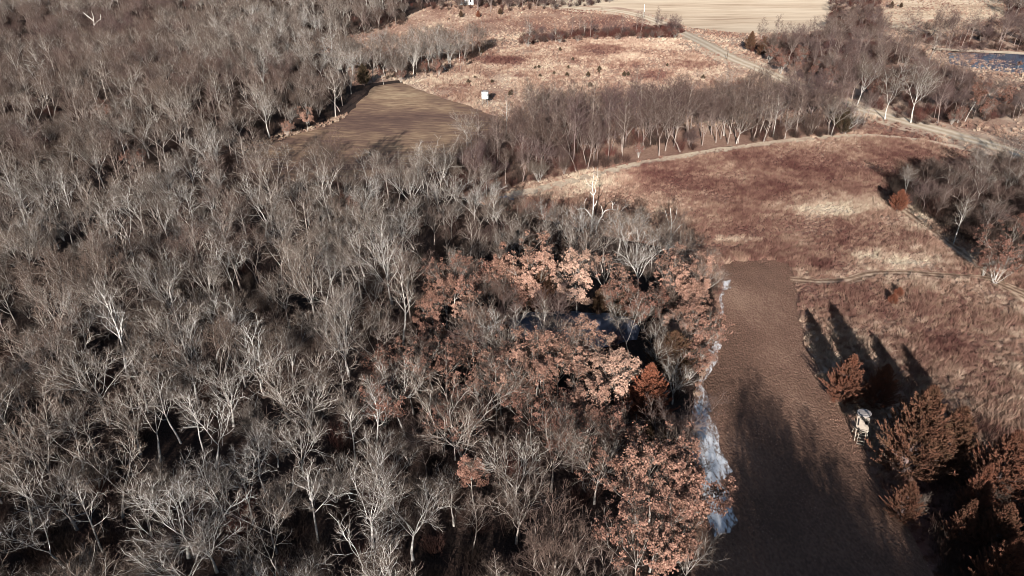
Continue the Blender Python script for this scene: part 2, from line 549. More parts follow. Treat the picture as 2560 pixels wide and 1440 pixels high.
# old snow along the shaded edge of the plot
SN1 = [(1756, 940), (1782, 1060), (1800, 1110), (1822, 1150), (1826, 1180), (1806, 1200), (1826, 1240), (1838, 1300), (1820, 1338), (1780, 1345), (1758, 1290), (1746, 1230), (1734, 1160), (1730, 1080), (1738, 1000)]
SN2 = [(1790, 838), (1805, 868), (1796, 885), (1782, 905), (1770, 945), (1760, 960), (1764, 915), (1778, 870)]
SN3 = [(1806, 704), (1826, 700), (1828, 718), (1808, 730), (1806, 790), (1800, 810), (1797, 760), (1800, 725)]
for sn in (SN1, SN2, SN3):
    wsn = [Vector(p) for p in wpoly(sn)]
    def depth_in(x, y, w=wsn):
        q = Vector((x, y))
        best = 9
        for i_ in range(len(w)):
            a_, b_ = w[i_], w[(i_ + 1) % len(w)]
            ab = b_ - a_
            t_ = max(0, min(1, (q - a_).dot(ab) / (ab.dot(ab) + 1e-9)))
            best = min(best, (a_ + ab * t_ - q).length)
        return min(1, best / 1.1)
    sheet('snow', sn, M['snow'], .14, .5, depth_in, jag=.5, kind='stuff')

# ------------------------------------------------------------------ growing trees
def unit(v):
    return v / (np.linalg.norm(v) + 1e-9)

SEG = (9, 8, 6, 5, 4, 3, 2)
KS = (7, 6, 5, 4, 3, 3, 3)

def grow(rng, out, p, d, L, r, lev, P):
    n = SEG[lev]
    pts, rr = [p], [r]
    st = L / n
    for i in range(n):
        d = unit(d + rng.normal(0, P['wob'][lev], 3) + np.array((0, 0, P['up'][lev])))
        p = p + d * st
        pts.append(p)
        rr.append(max(P['rmin'], r * (1 - .78 * (i + 1) / n)))
    pts = np.array(pts)
    out.append((lev, pts, np.array(rr)))
    if lev >= P['maxlev']:
        return
    nc = P['nc'][lev]
    nc = int(nc) + (rng.random() < nc - int(nc))
    az = rng.uniform(0, 6.28)
    for k in range(nc):
        t = P['t0'][lev] + (1 - P['t0'][lev]) * (k + rng.uniform(.2, .95)) / nc
        t = min(t, .99)
        fi = t * n
        i = int(fi)
        q = pts[i] + (pts[i + 1] - pts[i]) * (fi - i)
        td = unit(pts[i + 1] - pts[i])
        az += 2.4 + rng.normal(0, .5)
        a = unit(np.cross(td, (0.31, .95, .1)))
        b = np.cross(td, a)
        ang = R(rng.uniform(*P['ang'][lev]))
        nd = td * math.cos(ang) + (a * math.cos(az) + b * math.sin(az)) * math.sin(ang)
        cl = L * P['ratio'][lev] * (1.15 - P['short'][lev] * t) * rng.uniform(.75, 1.2)
        cr = max(P['rmin'], rr[i] * rng.uniform(.5, .68))
        grow(rng, out, q, nd, cl, cr, lev + 1, P)

def skeleton(seed, kind, Ht):
    rng = np.random.default_rng(seed)
    out = []
    P = dict(wob=(.06, .12, .14, .15, .15, .15), up=(.02, .07, .07, .07, .07, .06), rmin=.011, maxlev=5,
             nc=(6, 5.5, 5, 4.2, 2, 0), t0=(.75, .25, .2, .2, .2, 0), ang=((20, 48), (25, 52), (25, 48), (25, 45), (22, 42), (0, 0)),
             ratio=(1.45, .52, .55, .62, .65, .6), short=(.2, .5, .45, .4, .4, .4))
    r0 = Ht * .0135
    if kind == 'spread':
        grow(rng, out, np.zeros(3), np.array((0, 0, 1.0)), Ht * .33, r0, 0, P)
    elif kind == 'vase':
        P.update(nc=(7, 5.5, 5, 4.2, 2, 0), ang=((12, 36), (20, 42), (22, 42), (24, 45), (22, 45), (0, 0)), t0=(.6, .3, .2, .2, .2, 0), ratio=(1.75, .5, .55, .6, .65, .6),
                 up=(.02, .02, .05, .06, .06, .05))
        grow(rng, out, np.zeros(3), np.array((0, 0, 1.0)), Ht * .33, r0 * .9, 0, P)
    elif kind == 'pole':
        P.update(nc=(13, 5, 4.5, 3, 1.4, 0), ang=((30, 62), (28, 50), (28, 50), (28, 50), (25, 50), (0, 0)), t0=(.42, .25, .2, .2, .2, 0), ratio=(.36, .5, .55, .6, .6, .6),
                 wob=(.045, .12, .15, .18, .2, .2), up=(.03, .09, .06, .05, .05, .05), short=(.62, .5, .45, .4, .4, .4))
        grow(rng, out, np.zeros(3), np.array((rng.normal(0, .06), rng.normal(0, .06), 1.0)), Ht * .9, r0 * .8, 0, P)
    elif kind == 'fork':
        P.update(nc=(3, 6.5, 5, 4.4, 2, 0), ang=((12, 34), (30, 60), (28, 55), (28, 55), (25, 50), (0, 0)), t0=(.85, .3, .2, .2, .2, 0), ratio=(1.9, .45, .55, .6, .6, .6))
        grow(rng, out, np.zeros(3), np.array((rng.normal(0, .1), rng.normal(0, .1), 1.0)), Ht * .33, r0 * .95, 0, P)
    elif kind == 'dome':
        P.update(nc=(6, 5, 5, 3, 0, 0), maxlev=4, t0=(.3, .2, .15, .15, .2, 0), ratio=(.6, .55, .55, .6, .6, .6), ang=((18, 40), (20, 42), (22, 45), (22, 45), (25, 50), (0, 0)),
                 up=(.04, .05, .06, .05, .05, .05), rmin=.009)
        for k in range(7):
            az = k * 2.4 + rng.uniform(-.4, .4)
            tl = R(rng.uniform(4, 40))
            grow(rng, out, np.array((math.cos(az) * .15, math.sin(az) * .15, 0)), np.array((math.sin(tl) * math.cos(az), math.sin(tl) * math.sin(az), math.cos(tl))), Ht * .72 * rng.uniform(.8, 1.1), r0 * .5, 0, P)
    zmax = max(p[:, 2].max() for _, p, _ in out)
    s = Ht / zmax
    return [(l, p * s, r) for l, p, r in out]

def split_meshes(name, sk, cut, fat=1.0):
    a, c, j = MB(), MB(), MB()
    for l, p, r in sk:
        k = KS[l]
        if l <= cut:
            a.tube(p, r * fat, k)
            j.tube(p, r * fat, k, 0)
        else:
            c.tube(p, r * fat, k)
            j.tube(p, r * fat, k, 1)
    return a.mesh(name + '_trunk', [M['bark']], True), c.mesh(name + '_crown', [M['twig']]), j.mesh(name, [M['bark'], M['twig']])

class Kind:
    pass

stock = bpy.data.collections.new('stock')        # meshes used only through the scatter of remaining and shade trees
BARE = []
for i, (kind, ht, cut) in enumerate([('spread', 14, 3), ('spread', 15, 3), ('spread', 13, 2), ('vase', 14, 3), ('vase', 15, 2), ('pole', 16, 2), ('pole', 15, 2),
                                     ('fork', 15, 3), ('fork', 14, 3), ('dome', 7, 1), ('dome', 6, 1),
                                     ('spread', 12, 3), ('vase', 13, 3), ('fork', 13, 3), ('spread', 14, 3), ('vase', 12, 2), ('dome', 8, 2)]):
    k = Kind()
    k.kind, k.h = kind, ht
    k.trunk, k.crown, k.joined = split_meshes(kind, skeleton(100 + i, kind, ht), cut, 1.0 if kind == 'pole' else 1.2)
    k.stock = link('stock_%02d' % i, k.joined, None, stock)
    BARE.append(k)
BYKIND = {}
for i, k in enumerate(BARE):
    BYKIND.setdefault(k.kind, []).append(i)

def leaf_quads(mb, centres, normals, size, rng, aspect=.7):
    n = len(centres)
    nrm = normals + rng.normal(0, .55, (n, 3))
    nrm /= np.linalg.norm(nrm, axis=1)[:, None] + 1e-9
    a = np.cross(nrm, rng.normal(0, 1, (n, 3)))
    a /= np.linalg.norm(a, axis=1)[:, None] + 1e-9
    b = np.cross(nrm, a)
    s = size * rng.uniform(.6, 1.3, (n, 1))
    v = np.stack([centres - a * s, centres - b * s * aspect + nrm * s * .2, centres + a * s, centres + b * s * aspect + nrm * s * .2], 1).reshape(-1, 3)
    mb.add(v, [(4 * i, 4 * i + 1, 4 * i + 2, 4 * i + 3) for i in range(n)])

OAK = []
for i, (kind, ht, lo, clusters) in enumerate([('spread', 10, .22, 640), ('pole', 11, .12, 640), ('spread', 9, .2, 500), ('dome', 6, .1, 340), ('spread', 11, .3, 280)]):
    rng = np.random.default_rng(300 + i)
    sk = skeleton(300 + i, kind, ht)
    k = Kind()
    k.kind, k.h = kind, ht
    k.trunk, k.crown, _ = split_meshes('oak', [(l, p, r) for l, p, r in sk if l <= 4], 2 if kind != 'pole' else 1)
    tips = np.array([p[-1] for l, p, r in sk if l >= 3])
    tips = tips[tips[:, 2] > lo * ht]
    cen = np.array((0, 0, ht * .55))
    out = np.linalg.norm((tips - cen) * (1, 1, .8), axis=1)
    # clumps on boughs, with whole boughs left thin
    w = np.array([max(0, .42 + 1.3 * mn.noise(Vector(t * .55) + Vector((i * 7.0, 0, 0)))) for t in tips]) * (out ** 1.2 + .3)
    w /= w.sum()
    pick = rng.choice(len(tips), clusters, p=w)
    mb = MB()
    C, NN = [], []
    for q in pick:
        c = tips[q]
        nl = rng.integers(7, 14)
        C.append(c + rng.normal(0, .15, (nl, 3)) * (1, 1, .6))
        NN.append(np.tile(unit(c - cen) + np.array((0, 0, .35)), (nl, 1)))
    leaf_quads(mb, np.concatenate(C), np.concatenate(NN), .112, rng)
    k.leaves = mb.mesh('oak_leaves', [M['copper_leaf']])
    OAK.append(k)

CEDAR = []
for i, (ht, wd) in enumerate([(6, .36), (6, .46), (5, .55), (7, .28)]):
    rng = np.random.default_rng(500 + i)
    k = Kind()
    k.h = ht
    tr, fo = MB(), MB()
    tr.tube([(0, 0, 0), (.03, 0, ht * .4), (-.02, .03, ht * .75), (0, 0, ht * .99)], [.12, .09, .05, .012], 6)
    nb, az_ph = 520, i * 1.3
    for b_ in range(nb):
        t = (b_ + rng.uniform(0, 1)) / nb
        z = ht * (.02 + .94 * t)
        prof = (1 - t) ** .95 * (min(1, .6 + t * 3)) * (1 + .16 * math.sin(t * 34 + az_ph))
        L = ht * wd * prof * rng.uniform(.55, 1.2) + .2
        az = b_ * 2.39996 + rng.normal(0, .35)
        el = R(rng.uniform(0, 38) + 30 * t)
        d = np.array((math.cos(az) * math.cos(el), math.sin(az) * math.cos(el), math.sin(el)))
        pts = [np.array((0, 0, z))]
        for s_ in range(4):
            d = unit(d + np.array((0, 0, .16)) + rng.normal(0, .07, 3))
            pts.append(pts[-1] + d * L / 4)
        pts = np.array(pts)
        if b_ % 3 == 0:
            tr.tube(pts, [.02, .016, .012, .008, .005], 3)
        ns = int(9 + L * 24)
        ts = rng.uniform(.2, 1, ns) ** .6 * 3.98
        ii = np.minimum(ts.astype(int), 3)
        c = pts[ii] + (pts[ii + 1] - pts[ii]) * (ts - ii)[:, None]
        dd = pts[ii + 1] - pts[ii]
        dd /= np.linalg.norm(dd, axis=1)[:, None]
        taper = (1.15 - ts / 4)[:, None]
        dd = dd * 1.0 + rng.normal(0, .75, (ns, 3)) * taper ** .5 + np.array((0, 0, .3))
        dd /= np.linalg.norm(dd, axis=1)[:, None]
        ln = rng.uniform(.16, .42, (ns, 1)) * (.45 + .75 * taper)
        pr = np.cross(dd, rng.normal(0, 1, (ns, 3)))
        pr /= np.linalg.norm(pr, axis=1)[:, None] + 1e-9
        wv = .03
        v = np.stack([c, c + dd * ln * .4 + pr * wv, c + dd * ln, c + dd * ln * .4 - pr * wv], 1).reshape(-1, 3)
        fo.add(v, [(4 * q, 4 * q + 1, 4 * q + 2, 4 * q + 3) for q in range(ns)])
    k.trunk, k.leaves = tr.mesh('cedar_trunk', [M['bark']]), fo.mesh('cedar_foliage', [M['cedar_leaf']])
    CEDAR.append(k)

def joined(name, a, b):
    v, f, mi, n = [], [], [], 0
    for k_, me_ in enumerate((a, b)):
        v += [tuple(q.co) for q in me_.vertices]
        f += [tuple(i_ + n for i_ in p_.vertices) for p_ in me_.polygons]
        mi += [k_] * len(me_.polygons)
        n = len(v)
    me_ = bpy.data.meshes.new(name)
    me_.from_pydata(v, [], f)
    for q in (a, b):
        me_.materials.append(q.materials[0])
    me_.polygons.foreach_set('material_index', mi)
    return me_
for i in (0, 1):                                  # enlarged cedars for the unseen trees shading plot and corner
    me = joined('cedar', CEDAR[i].trunk, CEDAR[i].leaves)
    for vv in me.vertices:
        vv.co *= 2.1
    link('stock_%02d' % (len(BARE) + i), me, None, stock)

# brush: low thicket of stems
BRUSH = []
for i in range(3):
    rng = np.random.default_rng(700 + i)
    mb = MB()
    for s_ in range(70):
        az, rad = rng.uniform(0, 6.28), abs(rng.normal(0, .5))
        tl = R(rng.uniform(0, 30))
        d = np.array((math.sin(tl) * math.cos(az), math.sin(tl) * math.sin(az), math.cos(tl)))
        L = rng.uniform(.9, 2.1)
        p = [np.array((rad * math.cos(az), rad * math.sin(az), 0))]
        for q in range(4):
            d = unit(d + rng.normal(0, .13, 3))
            p.append(p[-1] + d * L / 4)
            if q > 0:
                for _ in range(2):
                    e = unit(d + rng.normal(0, .6, 3))
                    mb.tube([p[-1], p[-1] + e * L * .16, p[-1] + unit(e + np.array((0, 0, .5))) * L * .34], [.009, .008, .006], 3)
        mb.tube(p, [.018, .015, .012, .01, .007], 3)
    BRUSH.append(mb.mesh('brush', [M['brush']]))
    link('brush_%d' % i, BRUSH[-1], None, bpy.data.collections.get('brush_stock') or bpy.data.collections.new('brush_stock'))
TUFT = []
tuft_col = bpy.data.collections.new('tuft_stock')
for i in range(4):
    rng = np.random.default_rng(800 + i)
    mb = MB()
    for s_ in range(46):
        az, rad = rng.uniform(0, 6.28), rng.uniform(0, .42) ** .8
        lean = rng.uniform(.05, .5)
        L = rng.uniform(.45, 1.1)
        base = np.array((rad * math.cos(az), rad * math.sin(az), 0))
        la = az + rng.normal(0, .9)
        d1 = np.array((math.cos(la) * lean, math.sin(la) * lean, 1.0))
        w = np.array((-math.sin(la + 1.2), math.cos(la + 1.2), 0)) * rng.uniform(.022, .045)
        mid = base + d1 * L * .55
        tip = base + d1 * L + np.array((math.cos(la), math.sin(la), -.25)) * L * lean * .6
        mb.add([base - w, base + w, mid + w * .8, mid - w * .8, tip], [(0, 1, 2, 3), (3, 2, 4)])
    TUFT.append(mb.mesh('tuft', [M['grass']]))
    link('tuft_%d' % i, TUFT[-1], None, tuft_col)

def scatter(name, col, recs, label=None, cat=None):
    """one object: recs = (x, y, z, rz, tilt, scale, pick, tint)"""
    me = bpy.data.meshes.new(name)
    me.from_pydata([r[:3] for r in recs], [], [])
    a = me.attributes.new('rot', 'FLOAT_VECTOR', 'POINT')
    a.data.foreach_set('vector', [q for r in recs for q in (r[4], 0.0, r[3])])
    for nm, ix, ty in (('scl', 5, 'FLOAT'), ('pick', 6, 'INT'), ('tint', 7, 'FLOAT')):
        a = me.attributes.new(nm, ty, 'POINT')
        a.data.foreach_set('value', [r[ix] for r in recs])
    o = link(name, me)
    ng = bpy.data.node_groups.new(name, 'GeometryNodeTree')
    ng.interface.new_socket('Geometry', in_out='INPUT', socket_type='NodeSocketGeometry')
    ng.interface.new_socket('Geometry', in_out='OUTPUT', socket_type='NodeSocketGeometry')
    gi, go = ng.nodes.new('NodeGroupInput'), ng.nodes.new('NodeGroupOutput')
    ip = ng.nodes.new('GeometryNodeInstanceOnPoints')
    ci = ng.nodes.new('GeometryNodeCollectionInfo')
    ci.inputs['Collection'].default_value = col
    ci.inputs['Separate Children'].default_value = True
    ci.inputs['Reset Children'].default_value = True
    def na(nm, ty):
        n = ng.nodes.new('GeometryNodeInputNamedAttribute')
        n.data_type = ty
        n.inputs['Name'].default_value = nm
        return n.outputs['Attribute']
    L = ng.links.new
    L(gi.outputs[0], ip.inputs['Points'])
    L(ci.outputs[0], ip.inputs['Instance'])
    ip.inputs['Pick Instance'].default_value = True
    L(na('pick', 'INT'), ip.inputs['Instance Index'])
    L(na('rot', 'FLOAT_VECTOR'), ip.inputs['Rotation'])
    L(na('scl', 'FLOAT'), ip.inputs['Scale'])
    L(ip.outputs[0], go.inputs[0])
    md = o.modifiers.new('scatter', 'NODES')
    md.node_group = ng
    tag(o, label, cat, kind='stuff')
    return o

# ------------------------------------------------------------------ where the woods stand (feet of the trees, photo pixels)
rnd = random.Random(11)
WOOD = wpoly([(-700, 1900), (-1700, -90), (900, -120), (1010, 30), (1012, 60), (900, 88), (700, 112), (900, 150), (1150, 140), (1236, 116), (1150, 168), (1000, 196), (900, 212), (872, 250), (858, 286),
              (780, 318), (690, 343), (600, 378), (590, 430), (700, 470), (900, 472), (1100, 440), (1200, 380), (1250, 335), (1500, 305), (1800, 288), (2060, 276), (2165, 312),
              (2130, 336), (1980, 348), (1800, 366), (1560, 408), (1400, 446), (1300, 466), (1190, 505), (1290, 545), (1450, 600), (1600, 640), (1700, 680), (1790, 740), (1790, 780), (1766, 890), (1742, 990),
              (1732, 1190), (1712, 1440), (1690, 1900)])
EASTWOOD = wpoly([(1876, 128), (1960, 178), (2040, 217), (2100, 243), (2180, 272), (2240, 296), (2300, 314), (2420, 306), (2560, 296), (2900, 290), (2900, 262), (2640, 255), (2540, 245), (2450, 222), (2370, 180), (2310, 135),
                  (2230, 112), (2200, 60), (2200, 5), (2250, -40), (2080, -40), (2072, 60), (2060, 88), (1960, 100)])
POND_BANK = wpoly([(2380, 122), (2700, 136), (2900, 60), (2700, -60), (2500, -40), (2516, 44), (2570, 70), (2430, 96), (2290, 86), (2280, 104)])
SMALLWOOD = wpoly([(2222, 495), (2300, 535), (2400, 590), (2450, 622), (2520, 640), (2650, 710), (2900, 640), (2900, 470), (2700, 425), (2560, 415), (2450, 428), (2330, 432), (2240, 460)])
FARLINE = wpoly([(1060, 24), (1200, 30), (1330, 30), (1480, 16), (1560, 2), (1500, -40), (1320, -10), (1200, -20), (1000, -40), (1010, 14)])
HEDGE = wpoly([(1300, 118), (1420, 100), (1600, 94), (1690, 98), (1710, 80), (1680, 66), (1600, 76), (1450, 84), (1310, 96)])

STRIP = wpoly([(1120, 470), (1180, 400), (1260, 350), (1500, 316), (1800, 296), (2060, 284), (2165, 314), (2130, 333), (1980, 346), (1800, 364), (1560, 405), (1400, 443), (1300, 462), (1190, 495)])

PONDFRONT = wpoly([(2300, 262), (2375, 195), (2450, 225), (2640, 258), (2900, 265), (2900, 300), (2560, 298), (2420, 306), (2330, 300)])
def grown(poly, spacing, seed, jit=.0):
    """Poisson-like spread over a polygon in metres"""
    rg = random.Random(seed)
    x0, x1 = min(p[0] for p in poly), max(p[0] for p in poly)
    y0, y1 = min(p[1] for p in poly), max(p[1] for p in poly)
    x0, x1, y0, y1 = max(x0, -520), min(x1, 520), max(y0, -15), min(y1, 620)
    cell = {}
    out = []
    tries = int((x1 - x0) * (y1 - y0) / (spacing * spacing) * 9)
    for _ in range(tries):
        x, y = rg.uniform(x0, x1), rg.uniform(y0, y1)
        s = spacing * rg.uniform(1 - jit, 1 + jit) * (.76 if y < 115 and spacing > 4 else 1)
        cx, cy = int(x // spacing), int(y // spacing)
        if any((q[0] - x) ** 2 + (q[1] - y) ** 2 < s * s for i in (-2, -1, 0, 1, 2) for j in (-2, -1, 0, 1, 2) for q in cell.get((cx + i, cy + j), ())):
            continue
        p = pix(x, y, height(x, y))
        if y > 38 and (p is None or not (-420 < p[0] < 2980)):
            continue
        if not inside(x, y, poly):
            continue
        cell.setdefault((cx, cy), []).append((x, y))
        out.append((x, y))
    return out

def near(x, y, pts, d):
    return any((x - p[0]) ** 2 + (y - p[1]) ** 2 < d * d for p in pts)

# ---- singled-out plants: (top px, top py, foot py, ...)
OAKS = [(1355, 590, 780, 0, .3), (1450, 622, 782, 2, .12), (1262, 625, 785, 1, .4), (1292, 690, 790, 3, .5), (1130, 640, 800, 4, .5), (1090, 735, 850, 2, .45), (1160, 735, 860, 0, .3), (1210, 760, 860, 3, .3),
        (1738, 612, 780, 0, .32), (1700, 640, 780, 4, .35), (1770, 680, 840, 1, .35), (1745, 755, 880, 2, .4), (1690, 770, 880, 0, .3), (1776, 780, 905, 3, .45), (1735, 850, 950, 3, .45), (1720, 700, 830, 2, .35),
        (1470, 795, 940, 2, .25), (1530, 850, 1010, 0, .18), (1572, 885, 1050, 2, .15), (1440, 830, 980, 4, .35), (1290, 835, 1000, 0, .35), (1345, 825, 990, 2, .4), (1250, 885, 1040, 4, .3),
        (1400, 860, 1000, 4, .4), (1190, 880, 1030, 4, .45), (1330, 970, 1110, 4, .55), (1405, 1000, 1140, 3, .6), (1178, 1105, 1270, 1, .5), (1655, 1085, 1320, 0, .4), (1700, 1130, 1330, 2, .45),
        (1605, 1130, 1330, 4, .4), (1655, 1225, 1430, 0, .4), (1722, 1200, 1360, 3, .4), (1610, 1290, 1480, 4, .45), (1515, 640, 760, 4, .3), (1545, 690, 790, 3, .5), (1040, 845, 990, 4, .45),
        (760, 262, 328, 0, .35), (712, 298, 342, 3, .4), (955, 165, 212, 1, .75), (1000, 172, 206, 3, .7), (1060, 150, 198, 1, .7), (1095, 140, 190, 3, .75), (1150, 130, 178, 1, .7), (1200, 95, 140, 1, .7),
        (1320, 80, 119, 3, .8), (1400, 82, 110, 3, .85), (1445, 84, 106, 3, .8), (1490, 82, 104, 3, .85), (1545, 80, 102, 3, .8), (1600, 78, 100, 3, .75), (1650, 72, 99, 3, .85), (1690, 68, 98, 3, .85),
        (2445, 205, 304, 1, .6), (2467, 190, 262, 0, .6), (2408, 262, 308, 3, .65), (2532, 215, 275, 2, .6), (2552, 150, 170, 3, .7), (2390, 276, 312, 3, .75), (1905, 88, 138, 1, .75), (1932, 108, 158, 3, .7),
        (1992, 140, 205, 1, .6), (2032, 150, 216, 1, .65), (1962, 130, 186, 3, .7), (2550, 540, 700, 4, .7), (2492, 600, 690, 3, .75), (2530, 600, 710, 3, .6), (330, 370, 450, 4, .6), (255, 245, 300, 3, .65), (310, 20, 48, 3, .8),
        (640, 5, 26, 3, .85), (800, 50, 80, 3, .75), (850, 45, 76, 3, .75), (945, 935, 1070, 3, .6), (960, 880, 1000, 3, .6), (870, 480, 560, 3, .7), (1600, 350, 395, 3, .8), (1240, 410, 450, 3, .7)]
OAKS += [(1110, 690, 820, 2, .4), (1180, 790, 890, 0, .35), (1080, 800, 900, 3, .5), (1230, 640, 760, 3, .6), (1620, 720, 830, 3, .6), (1240, 930, 1070, 4, .45), (1480, 930, 1080, 0, .35), (1360, 900, 1050, 2, .4), (1440, 1030, 1180, 4, .55), (1550, 1000, 1120, 3, .6),
         (1660, 720, 800, 3, .4), (1110, 860, 980, 4, .45), (1130, 1000, 1150, 4, .6), (1950, 80, 130, 1, .75), (2080, 160, 220, 3, .7), (2200, 200, 262, 3, .75), (2010, 110, 160, 3, .75), (2480, 240, 300, 3, .7)]
CEDARS = [(1355, 655, 782, 1, .45, 'olive brown'), (1630, 912, 1075, 1, .95, 'rust orange'), (1690, 830, 955, 2, .35, 'dark olive'), (1640, 1045, 1150, 2, .2, 'dark'), (2138, 888, 1010, 1, .72, 'bronze'),
          (2222, 912, 1020, 1, .75, 'bronze'), (2338, 968, 1185, 1, .55, 'broad bronze'), (2415, 1020, 1185, 1, .5, 'olive bronze'), (2285, 1205, 1300, 1, .6, 'low shaded bronze'), (2480, 1160, 1300, 3, .75, 'reddish bronze'),
          (2552, 1080, 1260, 1, .7, 'reddish bronze'), (2425, 1060, 1190, 3, .65, 'slim bronze'), (2552, 1350, 1500, 1, .7, 'shaded'), (905, 160, 214, 2, .1, 'dark green'), (2120, 270, 335, 2, .12, 'dark'),
          (1882, 78, 128, 1, .4, 'dark'), (1912, 92, 140, 1, .45, 'dark'), (2258, 474, 528, 2, .85, 'rounded brown'), (2232, 3, 22, 2, .3, 'dark'), (2255, 6, 20, 2, .3, 'dark'), (1152, 26, 44, 2, .3, 'small olive'),
          (1195, 26, 44, 2, .9, 'small rust red'), (1250, 20, 38, 2, .3, 'olive'), (575, 20, 50, 2, .2, 'dark'), (250, 15, 45, 2, .2, 'dark'), (735, 48, 80, 2, .15, 'dark'), (1412, 712, 784, 1, .35, 'dark olive'), (1500, 722, 786, 1, .3, 'dark'), (1560, 725, 792, 2, .3, 'dark'), (1606, 745, 806, 1, .3, 'dark'), (1300, 735, 786, 1, .3, 'dark'),
          (2440, 1250, 1370, 3, .6, 'small shaded'), (2530, 1260, 1390, 1, .6, 'shaded')]
FEATURE = [(640, 105, 235, 3, .12, 1.0), (490, 300, 420, 0, .12, 1.1), (2178, 125, 262, 4, .25, 1.0), (2255, 140, 300, 7, .3, 1.2), (2325, 140, 308, 1, .3, 1.15), (1612, 560, 730, 3, .12, 1.05), (525, 500, 640, 3, .18, 1.0),
           (1215, 545, 640, 9, .7, 1.0), (1665, 690, 800, 9, .45, 1.0), (2128, 270, 336, 8, .0, 1.0), (2290, 400, 500, 0, .35, 1.0), (2430, 480, 610, 6, .3, 1.0), (2495, 480, 580, 7, .4, 1.0), (1700, 880, 1010, 3, .2, .9),
           (1150, 930, 1190, 3, .35, 1.0), (1290, 1080, 1290, 0, .2, 1.0), (1500, 1090, 1260, 0, .3, 1.0), (1010, 1190, 1400, 0, .12, 1.0), (960, 560, 770, 1, .1, 1.1), (840, 720, 940, 4, .05, 1.0), (1650, 30, 84, 1, .9, 1.0), (1690, 35, 86, 0, .9, 1.0),
           (1110, 105, 175, 8, .1, 1.0), (1070, 75, 150, 0, .15, 1.0), (1320, 55, 112, 8, .2, 1.0), (1390, 60, 108, 6, .4, 1.0), (1395, 1280, 1480, 9, .5, 1.2), (2300, 1230, 1290, 9, .3, .8), (2520, 1180, 1270, 9, .4, .8)]

taken = []
individuals = []                                  # bare trees: (x, y, z, rot, scale, pick, tint, feature)
for tx, ty, by, pk, tn, wfac in FEATURE:
    p, h = stand(tx, ty, by)
    individuals.append((p.x, p.y, p.z, rnd.uniform(0, 6.28), h / BARE[pk].h, pk, tn, True))
    taken.append((p.x, p.y, 3.2))
oaks = []
for tx, ty, by, pk, tn in OAKS:
    p, h = stand(tx, ty, by)
    oaks.append((p, rnd.uniform(0, 6.28), h / OAK[pk].h, pk, tn))
    taken.append((p.x, p.y, 2.3))
cedars = []
for tx, ty, by, pk, tn, lk in CEDARS:
    p, h = stand(tx, ty, by)
    cedars.append((p, rnd.uniform(0, 6.28), h / CEDAR[pk].h, pk, tn, lk))
    taken.append((p.x, p.y, 2.5))
snag_p, snag_h = stand(1486, 448, 600)
taken.append((snag_p.x, snag_p.y, 3))

def free(x, y):
    return not any((x - a) ** 2 + (y - b) ** 2 < d * d for a, b, d in taken)

pondp = W_POND2
pool = []                                         # all other bare trees, and the unseen shade trees
def fill(poly, spacing, seed, kinds, tintf, scf, jit=.25):
    for x, y in grown(poly, spacing, seed, jit):
        if poly is WOOD and inside(x, y, STRIP) or poly is EASTWOOD and inside(x, y, PONDFRONT):
            continue
        if not free(x, y) or inside(x, y, pondp) or inside(x, y, W_FARPLOT) or inside(x, y, W_PLOT):
            continue
        k = rnd.choices([q for q, _ in kinds], [q for _, q in kinds])[0]
        pk = rnd.choice(BYKIND[k])
        z = height(x, y)
        pool.append((x, y, z, rnd.uniform(0, 6.28), scf(x, y) * rnd.uniform(.62, 1.16), pk, min(1, max(0, tintf(x, y) + rnd.gauss(0, .13))), False))

def wood_tint(x, y):
    p = pix(x, y, height(x, y))
    u, v = (p[0], p[1]) if p else (1280, 1500)
    t = .2
    if u < 420:
        t += .14
    if v < 520:
        t += .2
    if u > 1020 and v > 560:
        t += .26
    if u > 1150 and v < 520:
        t += .04
    return t + .25 * fbm(x, y, .03, 3, 8)

def wood_scale(x, y):
    p = pix(x, y, height(x, y))
    if p and p[0] > 1030 and 620 < p[1]:
        return .68
    if p and 1150 < p[0] < 1560 and 500 < p[1] < 640:
        return .6
    return .82
fill(WOOD, 4.4, 21, [('spread', 4.2), ('vase', 3.4), ('pole', 1.6), ('fork', 2.8), ('dome', 3)], wood_tint, wood_scale)
fill(STRIP, 3.2, 27, [('pole', 5), ('vase', 3), ('fork', 2), ('dome', 1)], lambda x, y: .68 + .2 * fbm(x, y, .05, 3, 3), lambda x, y: .95 if x > 4 else .72)
fill(EASTWOOD, 5.6, 22, [('spread', 2), ('vase', 2), ('pole', 2), ('fork', 2), ('dome', 3)], lambda x, y: .72 + .2 * fbm(x, y, .04, 3, 3), lambda x, y: .5 if x > 145 and y > 190 and y < 262 else .62 if y > 270 else .8)
fill(PONDFRONT, 3.6, 28, [('vase', 1), ('pole', 3), ('fork', 1), ('dome', 4)], lambda x, y: .75 + .2 * fbm(x, y, .06, 3, 3), lambda x, y: .58)
fill(POND_BANK, 5.0, 23, [('vase', 2), ('pole', 3), ('fork', 2), ('dome', 2)], lambda x, y: .75, lambda x, y: .85)
fill(SMALLWOOD, 3.2, 24, [('spread', 2), ('vase', 1), ('fork', 1), ('dome', 7)], lambda x, y: .65 + .3 * fbm(x, y, .08, 3, 2), lambda x, y: .66)
fill(FARLINE, 5.5, 25, [('spread', 2), ('vase', 2), ('fork', 2), ('dome', 3)], lambda x, y: .8, lambda x, y: .9)
fill(HEDGE, 5.5, 26, [('pole', 2), ('fork', 1), ('dome', 6)], lambda x, y: .8, lambda x, y: .62)
